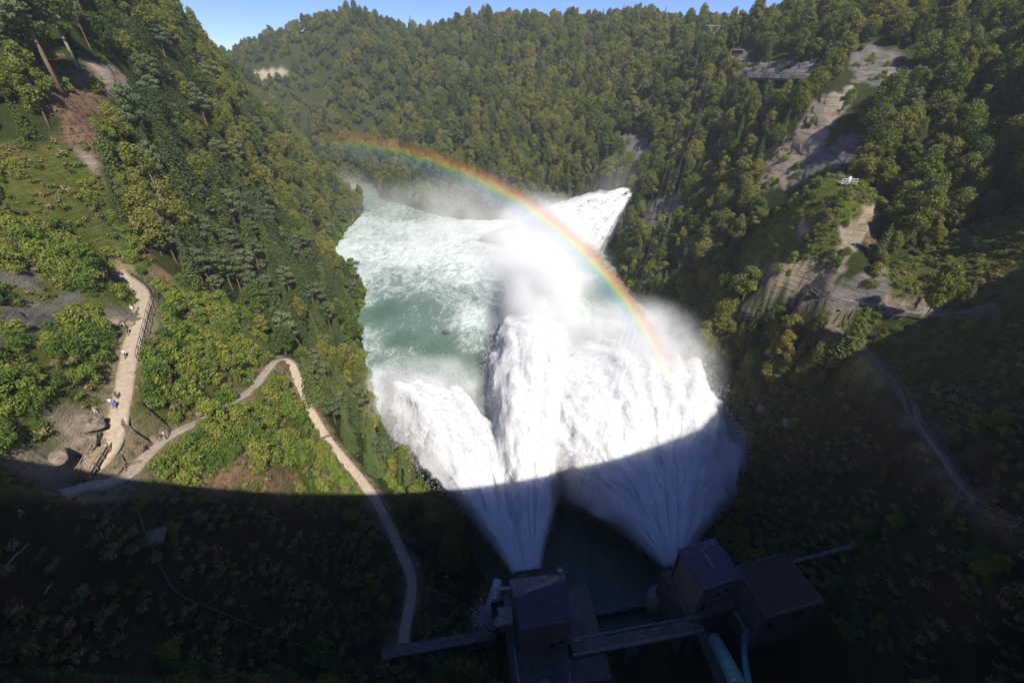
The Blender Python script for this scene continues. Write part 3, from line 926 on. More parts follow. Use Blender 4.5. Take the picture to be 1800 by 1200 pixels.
mist('mist', (11, 142, 17), (17, 50, 18), 0.26, nsc=.09, lo=.34)
mist('mist', (14, 185, 12), (34, 66, 22), 0.095, nsc=.05, lo=.4)
mist('mist', (12, 224, 13), (44, 28, 22), 0.06)
mist('mist', (-30, 262, 12), (80, 60, 28), 0.014)
mist('mist', (50, 118, 7), (24, 32, 14), 0.028)
mist('mist', (58, 240, 26), (26, 26, 30), 0.010)
mist('mist', (-26, 98, 5), (26, 20, 9), 0.13, nsc=.13, lo=.36)
mist('mist', (20, 92, 8), (22, 34, 12), 0.05, nsc=.12)
mist('mist', (38, 110, 12), (30, 32, 16), 0.15, nsc=.12)
mist('mist', (-125, 325, 8), (45, 45, 20), 0.012)
mist('mist', (22, 229, 15), (40, 18, 20), 0.13, nsc=.10)

# ------------------------------------------------------------------ rainbow: light painted on a sheer band 42 degrees round the shadow point
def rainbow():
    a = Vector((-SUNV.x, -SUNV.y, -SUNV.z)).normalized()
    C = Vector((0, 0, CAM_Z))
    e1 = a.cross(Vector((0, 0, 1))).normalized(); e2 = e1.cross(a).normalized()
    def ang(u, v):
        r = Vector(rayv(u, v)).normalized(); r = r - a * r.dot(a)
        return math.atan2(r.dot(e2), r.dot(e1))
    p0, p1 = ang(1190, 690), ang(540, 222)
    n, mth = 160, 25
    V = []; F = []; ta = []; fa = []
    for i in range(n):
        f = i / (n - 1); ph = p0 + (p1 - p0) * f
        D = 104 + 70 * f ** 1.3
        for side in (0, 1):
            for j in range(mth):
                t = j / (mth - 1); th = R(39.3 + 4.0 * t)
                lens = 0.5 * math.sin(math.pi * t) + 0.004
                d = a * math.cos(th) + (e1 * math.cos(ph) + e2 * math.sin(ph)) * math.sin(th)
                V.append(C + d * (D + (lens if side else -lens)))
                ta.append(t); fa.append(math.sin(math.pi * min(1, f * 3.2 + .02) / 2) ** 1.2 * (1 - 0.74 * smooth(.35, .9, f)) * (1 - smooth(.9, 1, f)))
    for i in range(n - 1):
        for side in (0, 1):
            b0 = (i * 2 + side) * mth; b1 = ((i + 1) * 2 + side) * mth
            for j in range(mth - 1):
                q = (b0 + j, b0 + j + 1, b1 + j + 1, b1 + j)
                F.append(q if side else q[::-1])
    m = bpy.data.materials.new("painted_rainbow"); m.use_nodes = True
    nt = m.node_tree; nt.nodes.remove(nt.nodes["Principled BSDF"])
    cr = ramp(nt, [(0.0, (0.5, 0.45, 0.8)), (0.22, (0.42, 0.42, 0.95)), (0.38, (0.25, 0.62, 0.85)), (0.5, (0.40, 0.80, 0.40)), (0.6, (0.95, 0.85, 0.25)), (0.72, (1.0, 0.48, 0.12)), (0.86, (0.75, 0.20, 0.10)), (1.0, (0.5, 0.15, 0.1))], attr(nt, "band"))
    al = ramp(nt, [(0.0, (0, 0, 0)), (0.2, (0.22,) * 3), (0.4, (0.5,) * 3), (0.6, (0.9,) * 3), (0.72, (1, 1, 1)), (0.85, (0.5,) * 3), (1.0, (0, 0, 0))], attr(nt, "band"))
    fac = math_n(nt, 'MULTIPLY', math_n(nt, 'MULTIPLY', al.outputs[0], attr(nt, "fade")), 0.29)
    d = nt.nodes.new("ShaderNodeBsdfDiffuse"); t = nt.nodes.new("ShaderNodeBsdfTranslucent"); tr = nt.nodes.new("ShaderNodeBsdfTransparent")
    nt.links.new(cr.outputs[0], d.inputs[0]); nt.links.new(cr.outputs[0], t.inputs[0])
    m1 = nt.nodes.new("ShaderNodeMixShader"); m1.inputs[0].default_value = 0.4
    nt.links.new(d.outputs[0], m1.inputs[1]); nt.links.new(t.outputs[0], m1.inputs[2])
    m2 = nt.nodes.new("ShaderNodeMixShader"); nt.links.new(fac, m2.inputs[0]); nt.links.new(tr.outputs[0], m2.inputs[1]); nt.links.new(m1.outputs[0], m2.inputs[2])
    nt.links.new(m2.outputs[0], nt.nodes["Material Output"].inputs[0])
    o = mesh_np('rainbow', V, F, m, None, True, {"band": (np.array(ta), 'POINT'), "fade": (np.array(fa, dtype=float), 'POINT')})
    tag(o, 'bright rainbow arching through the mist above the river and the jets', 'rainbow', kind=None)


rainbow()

# ------------------------------------------------------------------ vegetation
def leaf_material(name, stops, trans=0.35, rough=0.8):
    m, nt, N, L, b = newmat(name)
    oi = nt.nodes.new("ShaderNodeObjectInfo")
    n = noise(nt, 0.035, 4, 0.65, oi.outputs["Location"])
    f = math_n(nt, 'ADD', math_n(nt, 'MULTIPLY', n.outputs["Fac"], 1.0), math_n(nt, 'MULTIPLY', math_n(nt, 'SUBTRACT', oi.outputs["Random"], 0.5), 0.55))
    cr = ramp(nt, stops, f)
    tone = attr(nt, "tone")
    v = math_n(nt, 'ADD', 0.85, math_n(nt, 'MULTIPLY', tone, 0.80))
    hs = nt.nodes.new("ShaderNodeHueSaturation"); L.new(cr.outputs[0], hs.inputs["Color"]); L.new(v, hs.inputs["Value"])
    hs.inputs['Saturation'].default_value = 0.92
    L.new(math_n(nt, 'ADD', 0.488, math_n(nt, 'MULTIPLY', tone, 0.024)), hs.inputs["Hue"])
    L.new(hs.outputs[0], b.inputs["Base Color"])
    b.inputs["Roughness"].default_value = rough; b.inputs["Specular IOR Level"].default_value = 0.15
    tr = nt.nodes.new("ShaderNodeBsdfTranslucent"); L.new(hs.outputs[0], tr.inputs[0])
    mx = nt.nodes.new("ShaderNodeMixShader"); mx.inputs[0].default_value = trans
    L.new(b.outputs[0], mx.inputs[1]); L.new(tr.outputs[0], mx.inputs[2])
    L.new(mx.outputs[0], nt.nodes["Material Output"].inputs[0])
    return m


M['broad'] = leaf_material("broad_leaves", [(0.15, (0.045, 0.078, 0.018)), (0.35, (0.090, 0.125, 0.018)), (0.54, (0.145, 0.165, 0.022)), (0.78, (0.190, 0.178, 0.026)), (1.0, (0.22, 0.155, 0.030))])
M['needle'] = leaf_material("needles", [(0.35, (0.055, 0.085, 0.022)), (0.65, (0.100, 0.125, 0.030))], 0.25)
M['pine'] = leaf_material("pine_needles", [(0.35, (0.080, 0.115, 0.045)), (0.65, (0.125, 0.145, 0.055))], 0.25)
M['bush'] = leaf_material("bush_leaves", [(0.20, (0.070, 0.130, 0.018)), (0.42, (0.130, 0.190, 0.020)), (0.62, (0.190, 0.225, 0.026)), (0.90, (0.225, 0.210, 0.032))])
M['bark'] = simple("bark", (0.16, 0.12, 0.09), (0.07, 0.05, 0.04), 0.95, 4, 0, .6, .05)
M['pine_bark'] = simple("pine_bark", (0.28, 0.16, 0.10), (0.13, 0.08, 0.06), 0.95, 4, 0, .6, .05)
M['bare_wood'] = simple("bare_wood", (0.42, 0.33, 0.26), (0.22, 0.17, 0.14), 0.9, 4, 0, .5, .03)


def leaf_cloud(name, P, Nn, S, mat, parent=None, jit=0.7, aspect=1.0):
    n = len(P)
    Nn = Nn + rng.normal(0, jit, (n, 3)); Nn /= np.linalg.norm(Nn, axis=1, keepdims=True) + 1e-9
    t = rng.normal(size=(n, 3)); X = np.cross(Nn, t); X /= np.linalg.norm(X, axis=1, keepdims=True) + 1e-9
    Y = np.cross(Nn, X)
    q = np.array([(-.5, -.3), (.15, -.55), (.55, .1), (-.05, .55)])
    V = P[:, None, :] + (X[:, None, :] * q[None, :, 0:1] * aspect + Y[:, None, :] * q[None, :, 1:2]) * S[:, None, None]
    V += (rng.normal(0, .12, (n, 4, 1)) * Nn[:, None, :]) * S[:, None, None]
    F = np.arange(n * 4).reshape(n, 4)
    tone = np.repeat(rng.random(n), 1)
    return mesh_np(name, V.reshape(-1, 3), F, mat, parent, False, {"tone": (tone, 'FACE')})


def broadleaf_cloud(h, r, nq, lobes, base=0.32, size=0.5, sq=1.0):
    P = []; Nn = []; S = []
    for k in range(lobes):
        f = (k + .5) / lobes
        zz = h * (base + (1 - base) * (0.12 + 0.80 * f))
        rr = r * math.sin(math.pi * min(1, 0.22 + 0.72 * f)) ** 0.8
        a = k * 2.4 + random.uniform(-.6, .6); ro = rr * random.uniform(0.35, 0.72)
        c = np.array([math.cos(a) * ro, math.sin(a) * ro, zz])
        lr = r * random.uniform(0.26, 0.56)
        n = int(nq / lobes * (lr / (0.43 * r)) ** 2)
        d = rng.normal(size=(n, 3)); d[:, 2] += 0.25; d /= np.linalg.norm(d, axis=1, keepdims=True)
        rad = lr * (1 - np.abs(rng.normal(0, .24, n))) * np.where(rng.random(n) < .12, rng.uniform(1, 1.35, n), 1)
        # ragged: lumps on each lobe
        rad *= 1 + 0.22 * perlin(d * 2.4 + k * 7.7)
        P.append(c + d * rad[:, None] * np.array([1, 1, 0.78 * sq])); Nn.append(d); S.append(rng.uniform(.6, 1.25, n) * size)
    return np.vstack(P), np.vstack(Nn), np.concatenate(S)


def spruce_cloud(h, r, nq, size=0.42, base=0.10, droop=0.35, shape=1.0):
    P = []; Nn = []; S = []
    levels = int(h * 1.7)
    for k in range(levels):
        f = k / levels
        z = h * (base + (1 - base) * f); R0 = r * (1 - f) ** shape * random.uniform(.8, 1.1) + 0.15
        nb = max(4, int(10 * (1 - f) + 4)); ph = random.uniform(0, 6)
        for j in range(nb):
            a = ph + j * 2 * math.pi / nb + random.uniform(-.2, .2); L_ = R0 * random.uniform(.7, 1.1)
            n = max(3, int(nq / levels / nb * (0.4 + 1.6 * (1 - f))))
            t = rng.random(n) ** 0.6
            w = L_ * 0.22 * (1 - t * .6)
            s_ = rng.normal(0, 1, n) * w
            x = np.cos(a) * t * L_ - np.sin(a) * s_; y = np.sin(a) * t * L_ + np.cos(a) * s_
            zz = z - droop * t * t * L_ + rng.normal(0, .06, n) - np.abs(s_) * .25
            P.append(np.stack([x, y, zz], 1)); Nn.append(np.stack([np.cos(a) * .3 + 0 * t, np.sin(a) * .3 + 0 * t, 1 + 0 * t], 1)); S.append(rng.uniform(.6, 1.2, n) * size * (1.1 - .4 * f))
    return np.vstack(P), np.vstack(Nn), np.concatenate(S)


def trunk_mb(h, r, limbs=5, lean=0.0, top=0.8):
    m = MB()
    pts = [(lean * z * z / h * .3 + random.uniform(-.04, .04), random.uniform(-.04, .04), z) for z in np.linspace(-0.8, h * top, 6)]
    m.tube(pts, [r * (1.25 - 1.05 * i / 5) for i in range(6)], 7)
    for k in range(limbs):
        z = h * random.uniform(.3, .7); a = k * 2.4
        l = h * random.uniform(.16, .28)
        m.tube([(0, 0, z), (math.cos(a) * l * .5, math.sin(a) * l * .5, z + l * .35), (math.cos(a) * l, math.sin(a) * l, z + l * .8)], [r * .4, r * .25, r * .08], 5)
    return m


PROTO = {}


def proto_tree(key, name, cat, h, cloud, mat, trunk, bark, jit=0.7, trunkname='trunk'):
    t = thing(name, '', cat)
    cr = leaf_cloud('crown', *cloud, mat, t, jit)
    tr = trunk.build(trunkname, bark, t)
    PROTO[key] = (t, cr, tr, h)


for i, (h, r, l, b) in enumerate([(10, 4.0, 13, .22), (12, 3.3, 15, .24), (8.5, 4.2, 10, .2), (13, 3.9, 17, .26), (9.5, 2.7, 9, .2), (11, 4.4, 22, .25)]):
    proto_tree('b%d' % i, 'broadleaf_tree', 'tree', h, broadleaf_cloud(h, r, 4200, l, b, 0.40), M['broad'], trunk_mb(h, .22), M['bark'])
for i, (h, r, s_) in enumerate([(14, 3.0, .9), (12, 3.3, .8)]):
    proto_tree('c%d' % i, 'spruce_tree', 'tree', h, spruce_cloud(h, r, 4200, .34, .04, .35, s_), M['needle'], trunk_mb(h, .2, 0, 0, .95), M['bark'], 0.35)
for i in range(2):
    proto_tree('p%d' % i, 'pine_tree', 'tree', 12, broadleaf_cloud(12, 3.4, 2000, 11, .42, .42, .55), M['pine'], trunk_mb(12, .2, 7, 0, .85), M['pine_bark'], 0.5)


def proto_bush(key, h, r, nq, lobes, size):
    P, N_, S = broadleaf_cloud(h, r, nq, lobes, 0.0, size, .9)
    P[:, 2] -= h * .12
    t = leaf_cloud('bush', P, N_, S, M['bush'])
    tag(t, '', 'bush')
    PROTO[key] = (t, t, None, h)


proto_bush('s0', 2.6, 1.9, 1300, 9, .25); proto_bush('s1', 2.2, 2.1, 1200, 11, .24); proto_bush('s2', 3.4, 1.8, 1500, 12, .26)

# where they stand -------------------------------------------------
def grid_pts(x0, x1, y0, y1, step):
    gx, gy = np.meshgrid(np.arange(x0, x1, step), np.arange(y0, y1, step))
    gx = gx + rng.uniform(-.48, .48, gx.shape) * step; gy = gy + rng.uniform(-.48, .48, gy.shape) * step
    return gx.ravel(), gy.ravel()


def mask_at(arr, x, y):
    i = np.clip(np.searchsorted(xs, x) - 1, 0, nx - 2); j = np.clip(np.searchsorted(ys, y) - 1, 0, ny - 2)
    fx = (x - xs[i]) / (xs[i + 1] - xs[i]); fy = (y - ys[j]) / (ys[j + 1] - ys[j])
    return (arr[j, i] * (1 - fx) + arr[j, i + 1] * fx) * (1 - fy) + (arr[j + 1, i] * (1 - fx) + arr[j + 1, i + 1] * fx) * fy


TREE_MEADOW = [[(505, 660), (560, 610), (650, 610), (665, 700), (720, 780), (790, 880), (740, 885), (690, 830), (640, 790), (590, 740)],
               [(1230, 530), (1330, 590), (1450, 600), (1480, 640), (1440, 690), (1340, 700), (1300, 650), (1240, 610)],
               [(1500, 520), (1560, 380), (1640, 300), (1800, 260), (1800, 350), (1680, 420), (1560, 480)]]
DENSE_BUSH = [[(0, 400), (80, 380), (260, 420), (270, 500), (180, 520), (0, 480)], [(10, 640), (60, 580), (150, 540), (180, 560), (170, 640), (120, 640)],
              [(265, 500), (440, 550), (480, 640), (440, 680), (340, 720), (240, 780), (250, 620)], [(240, 840), (300, 790), (400, 700), (480, 660), (540, 740), (600, 840), (480, 820), (330, 850)]]
FLAT_GREEN = [(20, 290), (180, 310), (220, 400), (210, 450), (60, 420), (0, 400), (0, 330)]
BARE_POLYS = [Z[k] for k in ROCKS + SOILS + SANDS] + [[(1280, 112), (1450, 112), (1450, 150), (1280, 150)], [(100, 260), (190, 260), (190, 310), (110, 310)], [(85, 130), (180, 95), (230, 150), (180, 250), (90, 230)]]
CLIFFS = [Z[k] for k in ('cliff_pale', 'cliff_grey', 'cliff_up', 'road_rock', 'knoll_cliff', 'knoll', 'cliff_grey_mid', 'rock_upper', 'rock_upper2', 'soil_upper', 'ravine_right')]
LAWN = [(715, 960), (780, 965), (840, 1030), (850, 1100), (720, 1140), (700, 1100), (725, 1040)]
INST = {'tree': [], 'conifer': [], 'bush': []}     # (x, y, z, key, scale, rot)
BUILD_BOX = lambda x, y: (x > -1) & (x < 52) & (y > 22) & (y < 47)


def place(step, region, kind, chooser, zmin, minscale, maxscale, cond, sink=0.2):
    x, y = grid_pts(*region, step)
    z = mask_at(GZ, x, y)
    u, v, f = proj(np.stack([x, y, z], 1))
    ok = (z > zmin) & ~BUILD_BOX(x, y) & (f > 12) & cond(x, y, z, u, v, f)
    rk = mask_at(rock, x, y); sd = mask_at(sand, x, y); so = mask_at(soil, x, y)
    ok &= (rk < .3) & (sd < .35) & (so < .5)
    sl = mask_at(SLOPE, x, y)
    ok &= rng.random(len(x)) < np.clip(np.where(y > 230, .75, .44) * np.sqrt(1 + sl ** 2), 0, 1)
    if kind != 'bush':          # nothing tall right below a rock face
        for hh in (3.0, 6.0, 9.0):
            ut, vt, _ = proj(np.stack([x, y, z + hh * maxscale], 1)); ok &= ~(any_poly(ut, vt, CLIFFS) & (f < 210))
    x, y, z, f = x[ok], y[ok], z[ok], f[ok]
    for a, b, c, d in zip(x, y, z, f):
        s = random.uniform(minscale, maxscale) * (1 + .35 * min(1, max(0, (d - 150) / 250)) if kind != 'bush' else 1)
        k, key = chooser(a, b, c)
        INST[k].append((a, b, c - sink * s, key, s, random.uniform(0, 6.28)))


def any_poly(u, v, polys):
    m = np.zeros(u.shape, bool)
    for p in polys: m |= inpoly(u, v, p)
    return m


def forest_choice(a, b, c):
    left = a < -30 and b < 280
    r = random.random()
    pc = (0.75 if (a > -100 and c < 50) else 0.42) if left else (0.16 if b < 260 else 0.10)
    cn = perl1(a, b)
    if r < pc * (1 + 1.2 * cn):
        return 'conifer', random.choice(['c0', 'c1', 'c0', 'c1', 'p0', 'p1'] if left else ['c0', 'c1', 'p0'])
    return 'tree', random.choice(['b0', 'b1', 'b2', 'b3', 'b4', 'b5'])


def perl1(a, b):
    return float(np.clip(math.sin(a * .05) * math.cos(b * .043 + 1), -1, 1))


def in_meadow(u, v): return any_poly(u, v, [Z[m] for m in MEADOWS])
def vis_band(u, v): return (u > -260) & (u < 2060) & (v < 1400)

# woods, near to far
place(2.9, (-170, 190, 15, 230), 'tree', forest_choice, 1.6, .42, 1.0, lambda x, y, z, u, v, f: ~in_meadow(u, v) & vis_band(u, v) & ~any_poly(u, v, BARE_POLYS))
place(4.6, (-330, 330, 230, 420), 'tree', forest_choice, 1.2, .5, 1.05, lambda x, y, z, u, v, f: vis_band(u, v) & ~any_poly(u, v, BARE_POLYS))
place(6.6, (-620, 520, 420, 700), 'tree', forest_choice, 1.2, .5, .95, lambda x, y, z, u, v, f: vis_band(u, v) & ~any_poly(u, v, BARE_POLYS))
# small trees inside the cleared slopes
place(2.7, (-80, 110, 40, 150), 'tree', lambda a, b, c: ('tree', random.choice(['b0', 'b1', 'b2', 'b3', 'b4', 'b5'])), 1.0, .28, .55, lambda x, y, z, u, v, f: any_poly(u, v, TREE_MEADOW) & (perlin(np.stack([x / 9, y / 9, 0 * x], 1)) > -.12) & ~any_poly(u, v, BARE_POLYS))
RB = [(1215, 505), (1260, 500), (1300, 570), (1345, 585), (1440, 590), (1470, 640), (1440, 700), (1340, 710), (1290, 670), (1225, 610)]
place(2.3, (40, 110, 60, 170), 'tree', lambda a, b, c: ('tree', random.choice(['b0', 'b1', 'b2', 'b3', 'b5'])), .8, .38, .68, lambda x, y, z, u, v, f: inpoly(u, v, RB))
# bushes
bc = lambda a, b, c: ('bush', random.choice(['s0', 's1', 's2']))
pn = lambda x, y, s, o=0.0: perlin(np.stack([x / s, y / s, 0 * x + o], 1))
place(1.25, (-110, 0, 12, 150), 'bush', bc, .8, .5, 1.15, lambda x, y, z, u, v, f: any_poly(u, v, DENSE_BUSH) & (pn(x, y, 7) > -.22) & ~any_poly(u, v, BARE_POLYS))
place(1.45, (-110, 0, 12, 150), 'bush', bc, .8, .35, .95, lambda x, y, z, u, v, f: inpoly(u, v, Z['meadow_left']) & ~any_poly(u, v, DENSE_BUSH) & ~inpoly(u, v, LAWN) & (pn(x, y, 6, 3) > np.where(inpoly(u, v, FLAT_GREEN), .22, np.where(v > 860, .3, -.22))) & ~any_poly(u, v, BARE_POLYS))
place(1.6, (40, 130, 55, 150), 'bush', bc, .8, .28, .7, lambda x, y, z, u, v, f: (inpoly(u, v, Z['knoll']) | inpoly(u, v, Z['grass_right'])) & (pn(x, y, 5, 5) > .02) & ~any_poly(u, v, BARE_POLYS))
place(1.7, (30, 120, 15, 110), 'bush', bc, .8, .3, .8, lambda x, y, z, u, v, f: inpoly(u, v, Z['meadow_right']) & (pn(x, y, 8, 7) > .24))
x, y = grid_pts(-130, -60, 70, 140, 2.6); z = mask_at(GZ, x, y); u, v, f = proj(np.stack([x, y, z], 1))
for a, b, c in zip(*[q[inpoly(u, v, [(55, 190), (95, 110), (240, 110), (225, 220), (200, 300), (120, 300)]) & (pn(x, y, 5, 33) > .0) & (mask_at(rock, x, y) < .4)] for q in (x, y, z)]): INST['bush'].append((a, b, c - .1, random.choice(['s0', 's1', 's2']), random.uniform(.4, 1.0), random.uniform(0, 6.28)))
for _reg in ((60, 190, 90, 330), (-130, -30, 20, 120)):
    x, y = grid_pts(*_reg, 2.2); z = mask_at(TV[:, 2].reshape(ny, nx), x, y); rk = mask_at(rock, x, y)
    for a, b, c in zip(*[q[(rk > .6) & (pn(x, y, 6, 21) > .22) & (mask_at(GPD, x, y) > 1.5)] for q in (x, y, z)]): INST['bush'].append((a, b, c - .1, random.choice(['s0', 's1', 's2']), random.uniform(.35, .8), random.uniform(0, 6.28)))
# fringe along both banks
place(2.0, (-130, 110, 40, 290), 'bush', bc, .35, .7, 1.3, lambda x, y, z, u, v, f: (z < 5.5) & (u < 1330) & ~any_poly(u, v, BARE_POLYS) & ~inpoly(u, v, LAWN))


def place_slanted():
    pass


# which ones show largest from the viewpoint
def visible(x, y, z, h):
    o = Vector((0, 0, CAM_Z)); t = Vector((x, y, z + h * .85)); d = t - o
    L_ = d.length
    hit = BV.ray_cast(o, d.normalized(), L_ - 2.0)
    return hit[0] is None


def colour_word(key, x, y):
    if key[0] == 'c': return 'dark green'
    if key[0] == 'p': return 'bluish green'
    return 'green'


def region_word(x, y, z, u, v):
    if x < 0 and u < 720:
        if y > 300: return 'on the far ridge beyond the bend'
        if v < 260: return 'high on left slope'
        if v < 520: return 'on wooded left slope'
        if v > 860: return 'on shaded left slope'
        return 'near the left paths'
    if y > 235: return 'on wooded far ridge'
    if v < 260: return 'high on right slope'
    if v < 520: return 'by the right cliffs'
    return 'low on right bank'


def stretch3(p):
    w = rng.uniform(.78, 1.18); return (p[4] * w * rng.uniform(.88, 1.12), p[4] * w, p[4] * rng.uniform(.82, 1.3))


def gn_scatter(name, pts, keys, label_kind):
    V = np.array([p[:3] for p in pts])
    me = bpy.data.meshes.new(name)
    me.vertices.add(len(V)); me.vertices.foreach_set("co", V.astype(np.float32).ravel())
    a = me.attributes.new("pick", 'INT', 'POINT'); a.data.foreach_set("value", np.array([keys.index(p[3]) for p in pts], np.int32))
    a = me.attributes.new("size", 'FLOAT_VECTOR', 'POINT'); a.data.foreach_set("vector", np.array([stretch3(p) for p in pts], np.float32).ravel())
    a = me.attributes.new("turn", 'FLOAT_VECTOR', 'POINT')
    rot = np.array([(rng.normal(0, .06), rng.normal(0, .06), p[5]) for p in pts], np.float32); a.data.foreach_set("vector", rot.ravel())
    o = bpy.data.objects.new(name, me); link(o)
    g = bpy.data.node_groups.new(name, 'GeometryNodeTree')
    g.interface.new_socket(name="Geometry", in_out='INPUT', socket_type='NodeSocketGeometry')
    g.interface.new_socket(name="Geometry", in_out='OUTPUT', socket_type='NodeSocketGeometry')
    gi = g.nodes.new('NodeGroupInput'); go = g.nodes.new('NodeGroupOutput')
    g2i = g.nodes.new('GeometryNodeGeometryToInstance')
    for k in reversed(keys):
        _, cr, tr, _h = PROTO[k]
        j = g.nodes.new('GeometryNodeJoinGeometry')
        for ob in (cr, tr):
            if ob is None: continue
            n = g.nodes.new('GeometryNodeObjectInfo'); n.inputs[0].default_value = ob; n.transform_space = 'ORIGINAL'
            g.links.new(n.outputs['Geometry'], j.inputs[0])
        g.links.new(j.outputs[0], g2i.inputs[0])
    iop = g.nodes.new('GeometryNodeInstanceOnPoints')
    g.links.new(gi.outputs[0], iop.inputs['Points']); g.links.new(g2i.outputs[0], iop.inputs['Instance'])
    iop.inputs['Pick Instance'].default_value = True
    def na(nm, ty):
        n = g.nodes.new('GeometryNodeInputNamedAttribute'); n.data_type = ty; n.inputs[0].default_value = nm
        return [s for s in n.outputs if s.enabled and s.name == 'Attribute'][0]
    g.links.new(na("pick", 'INT'), iop.inputs['Instance Index'])
    g.links.new(na("turn", 'FLOAT_VECTOR'), iop.inputs['Rotation'])
    g.links.new(na("size", 'FLOAT_VECTOR'), iop.inputs['Scale'])
    g.links.new(iop.outputs[0], go.inputs[0])
    mod = o.modifiers.new("scatter", 'NODES'); mod.node_group = g
    return tag(o, kind='stuff')


used_first = set()
ORD = ['first', 'second', 'third', 'fourth', 'fifth', 'sixth', 'seventh', 'eighth', 'ninth', 'tenth', 'eleventh', 'twelfth', 'thirteenth', 'fourteenth', 'fifteenth', 'sixteenth', 'seventeenth', 'eighteenth', 'nineteenth', 'twentieth']
ORD += ['twenty-' + o for o in ORD[:9]] + ['thirtieth'] + ['thirty-' + o for o in ORD[:9]] + ['fortieth'] + ['forty-' + o for o in ORD[:9]] + ['fiftieth'] + ['fifty-' + o for o in ORD[:9]]


def put(kind, inst, label, group):
    x, y, z, key, s, r = inst
    t, cr, tr, h = PROTO[key]
    if key not in used_first:
        used_first.add(key); o = t
    else:
        o = t.copy(); link(o)
        if cr is not t:
            for c in (cr, tr):
                d = c.copy(); scene.collection.objects.link(d); d.parent = o
    o.location = (x, y, z); o.scale = stretch3(inst); o.rotation_euler = (rng.normal(0, .05), rng.normal(0, .05), r)
    o["label"] = label; o["category"] = 'bush' if kind == 'bush' else 'tree'; o["group"] = group
    return o


MAXN = 290
for kind, keys, stuffname, group in (('tree', ['b0', 'b1', 'b2', 'b3', 'b4', 'b5'], 'far_woods', 'broadleaf trees on the valley slopes'), ('conifer', ['c0', 'c1', 'p0', 'p1'], 'far_conifers', 'conifers on the valley slopes'),
                                     ('bush', ['s0', 's1', 's2'], 'ground_bushes', 'bushes on the valley slopes')):
    L_ = INST[kind]
    sc = []
    for n_, p in enumerate(L_):
        h = PROTO[p[3]][3] * p[4]
        u, v, f = proj(np.array([p[0], p[1], p[2] + h * .6]))
        inside = (4 < u < 1796) and (4 < v < 1196)
        sc.append((h / f if inside else 0, n_, float(u), float(v)))
    sc.sort(reverse=True)
    chosen = set(); cnt = 0; picks = []
    # every prototype must stand somewhere
    for s_, n_, u, v in sc:
        if cnt >= MAXN or s_ == 0: break
        p = L_[n_]
        if not visible(p[0], p[1], p[2], PROTO[p[3]][3] * p[4]): continue
        adj = {'c': 'pointed dark spruce', 'p': 'flat-topped bluish pine', 'b': 'rounded green tree', 's': 'low leafy bush'}[p[3][0]]
        if p[4] < (.5 if kind == 'bush' else .6): adj = 'small ' + adj.replace('low ', '')
        picks.append((adj, region_word(p[0], p[1], p[2], u, v), u, v, p)); chosen.add(n_); cnt += 1
    buckets = {}
    for q in picks: buckets.setdefault((q[0], q[1]), []).append(q)
    for (adj, reg), L2 in buckets.items():
        L2.sort(key=lambda q: q[3])
        rows = max(1, round(math.sqrt(len(L2) / 2.2)))
        per = math.ceil(len(L2) / rows)
        for r_ in range(rows):
            row = sorted(L2[r_ * per:(r_ + 1) * per], key=lambda q: q[2])
            for c_, q in enumerate(row):
                tail = (', ' + ORD[c_] + ' from left' if len(row) > 1 else '') + (', ' + ORD[r_] + ' row down' if rows > 1 else '')
                put(kind, q[4], adj + ' ' + reg + tail, group)
    rest = [p for n_, p in enumerate(L_) if n_ not in chosen]
    for k in keys:
        if k not in used_first:
            p = next(p for p in rest if p[3] == k); rest.remove(p)
            put(kind, p, {'tree': 'small leafy tree deep in the valley woods', 'conifer': 'small conifer deep in the valley woods', 'bush': 'small bush among the ground cover'}[kind], group)
    gn_scatter(stuffname, rest, keys, kind)
    print(kind, len(L_), 'individual', cnt)


# ------------------------------------------------------------------ grass tufts and low herbs between the bushes
def tuft_cloud():
    n = 90
    a = rng.uniform(0, 6.28, n); rr = rng.uniform(0, .55, n)
    P = np.stack([np.cos(a) * rr, np.sin(a) * rr, rng.uniform(.05, .42, n)], 1)
    Nn = np.stack([np.cos(a), np.sin(a), .5 + 0 * a], 1)
    return P, Nn, rng.uniform(.16, .34, n)


M['herb'] = leaf_material("herb_leaves", [(0.25, (0.060, 0.105, 0.018)), (0.45, (0.11, 0.15, 0.025)), (0.62, (0.19, 0.165, 0.05)), (0.80, (0.26, 0.17, 0.08))])
P, Nn, S = tuft_cloud()
tf = leaf_cloud('grass_tuft', P, Nn, S, M['herb'], None, .5, .5)
tag(tf, 'low grass tuft on the green slope left of the upper path', 'grass tuft')
PROTO['g0'] = (tf, tf, None, .5)
gp = []
for reg, step, cond in (((-110, 0, 10, 150), .95, lambda x, y, z, u, v: inpoly(u, v, Z['meadow_left'])), ((30, 130, 12, 130), 1.05, lambda x, y, z, u, v: inpoly(u, v, Z['meadow_right']) | inpoly(u, v, Z['knoll']) | inpoly(u, v, Z['grass_right']))):
    x, y = grid_pts(*reg, step); z = mask_at(TV[:, 2].reshape(ny, nx), x, y); u, v, f = proj(np.stack([x, y, z], 1))
    ok = (z > .8) & cond(x, y, z, u, v) & ~BUILD_BOX(x, y) & (u > -60) & (u < 1860) & (v < 1260) & (f > 10)
    ok &= (mask_at(rock, x, y) < .3) & (mask_at(GPD, x, y) > .5) & (pn(x, y, 4, 11) > -.15) & (rng.random(len(x)) < np.where(mask_at(sand, x, y) > .3, .25, 1) * np.where(mask_at(soil, x, y) > .4, .3, 1))
    x, y, z = x[ok], y[ok], z[ok]
    gp += [(a, b, c, 'g0', random.uniform(.6, 1.7), random.uniform(0, 6.28)) for a, b, c in zip(x, y, z)]
tf.location = gp[0][:3]
gn_scatter('grass', gp[1:], ['g0'], 'grass')
print('tufts', len(gp))

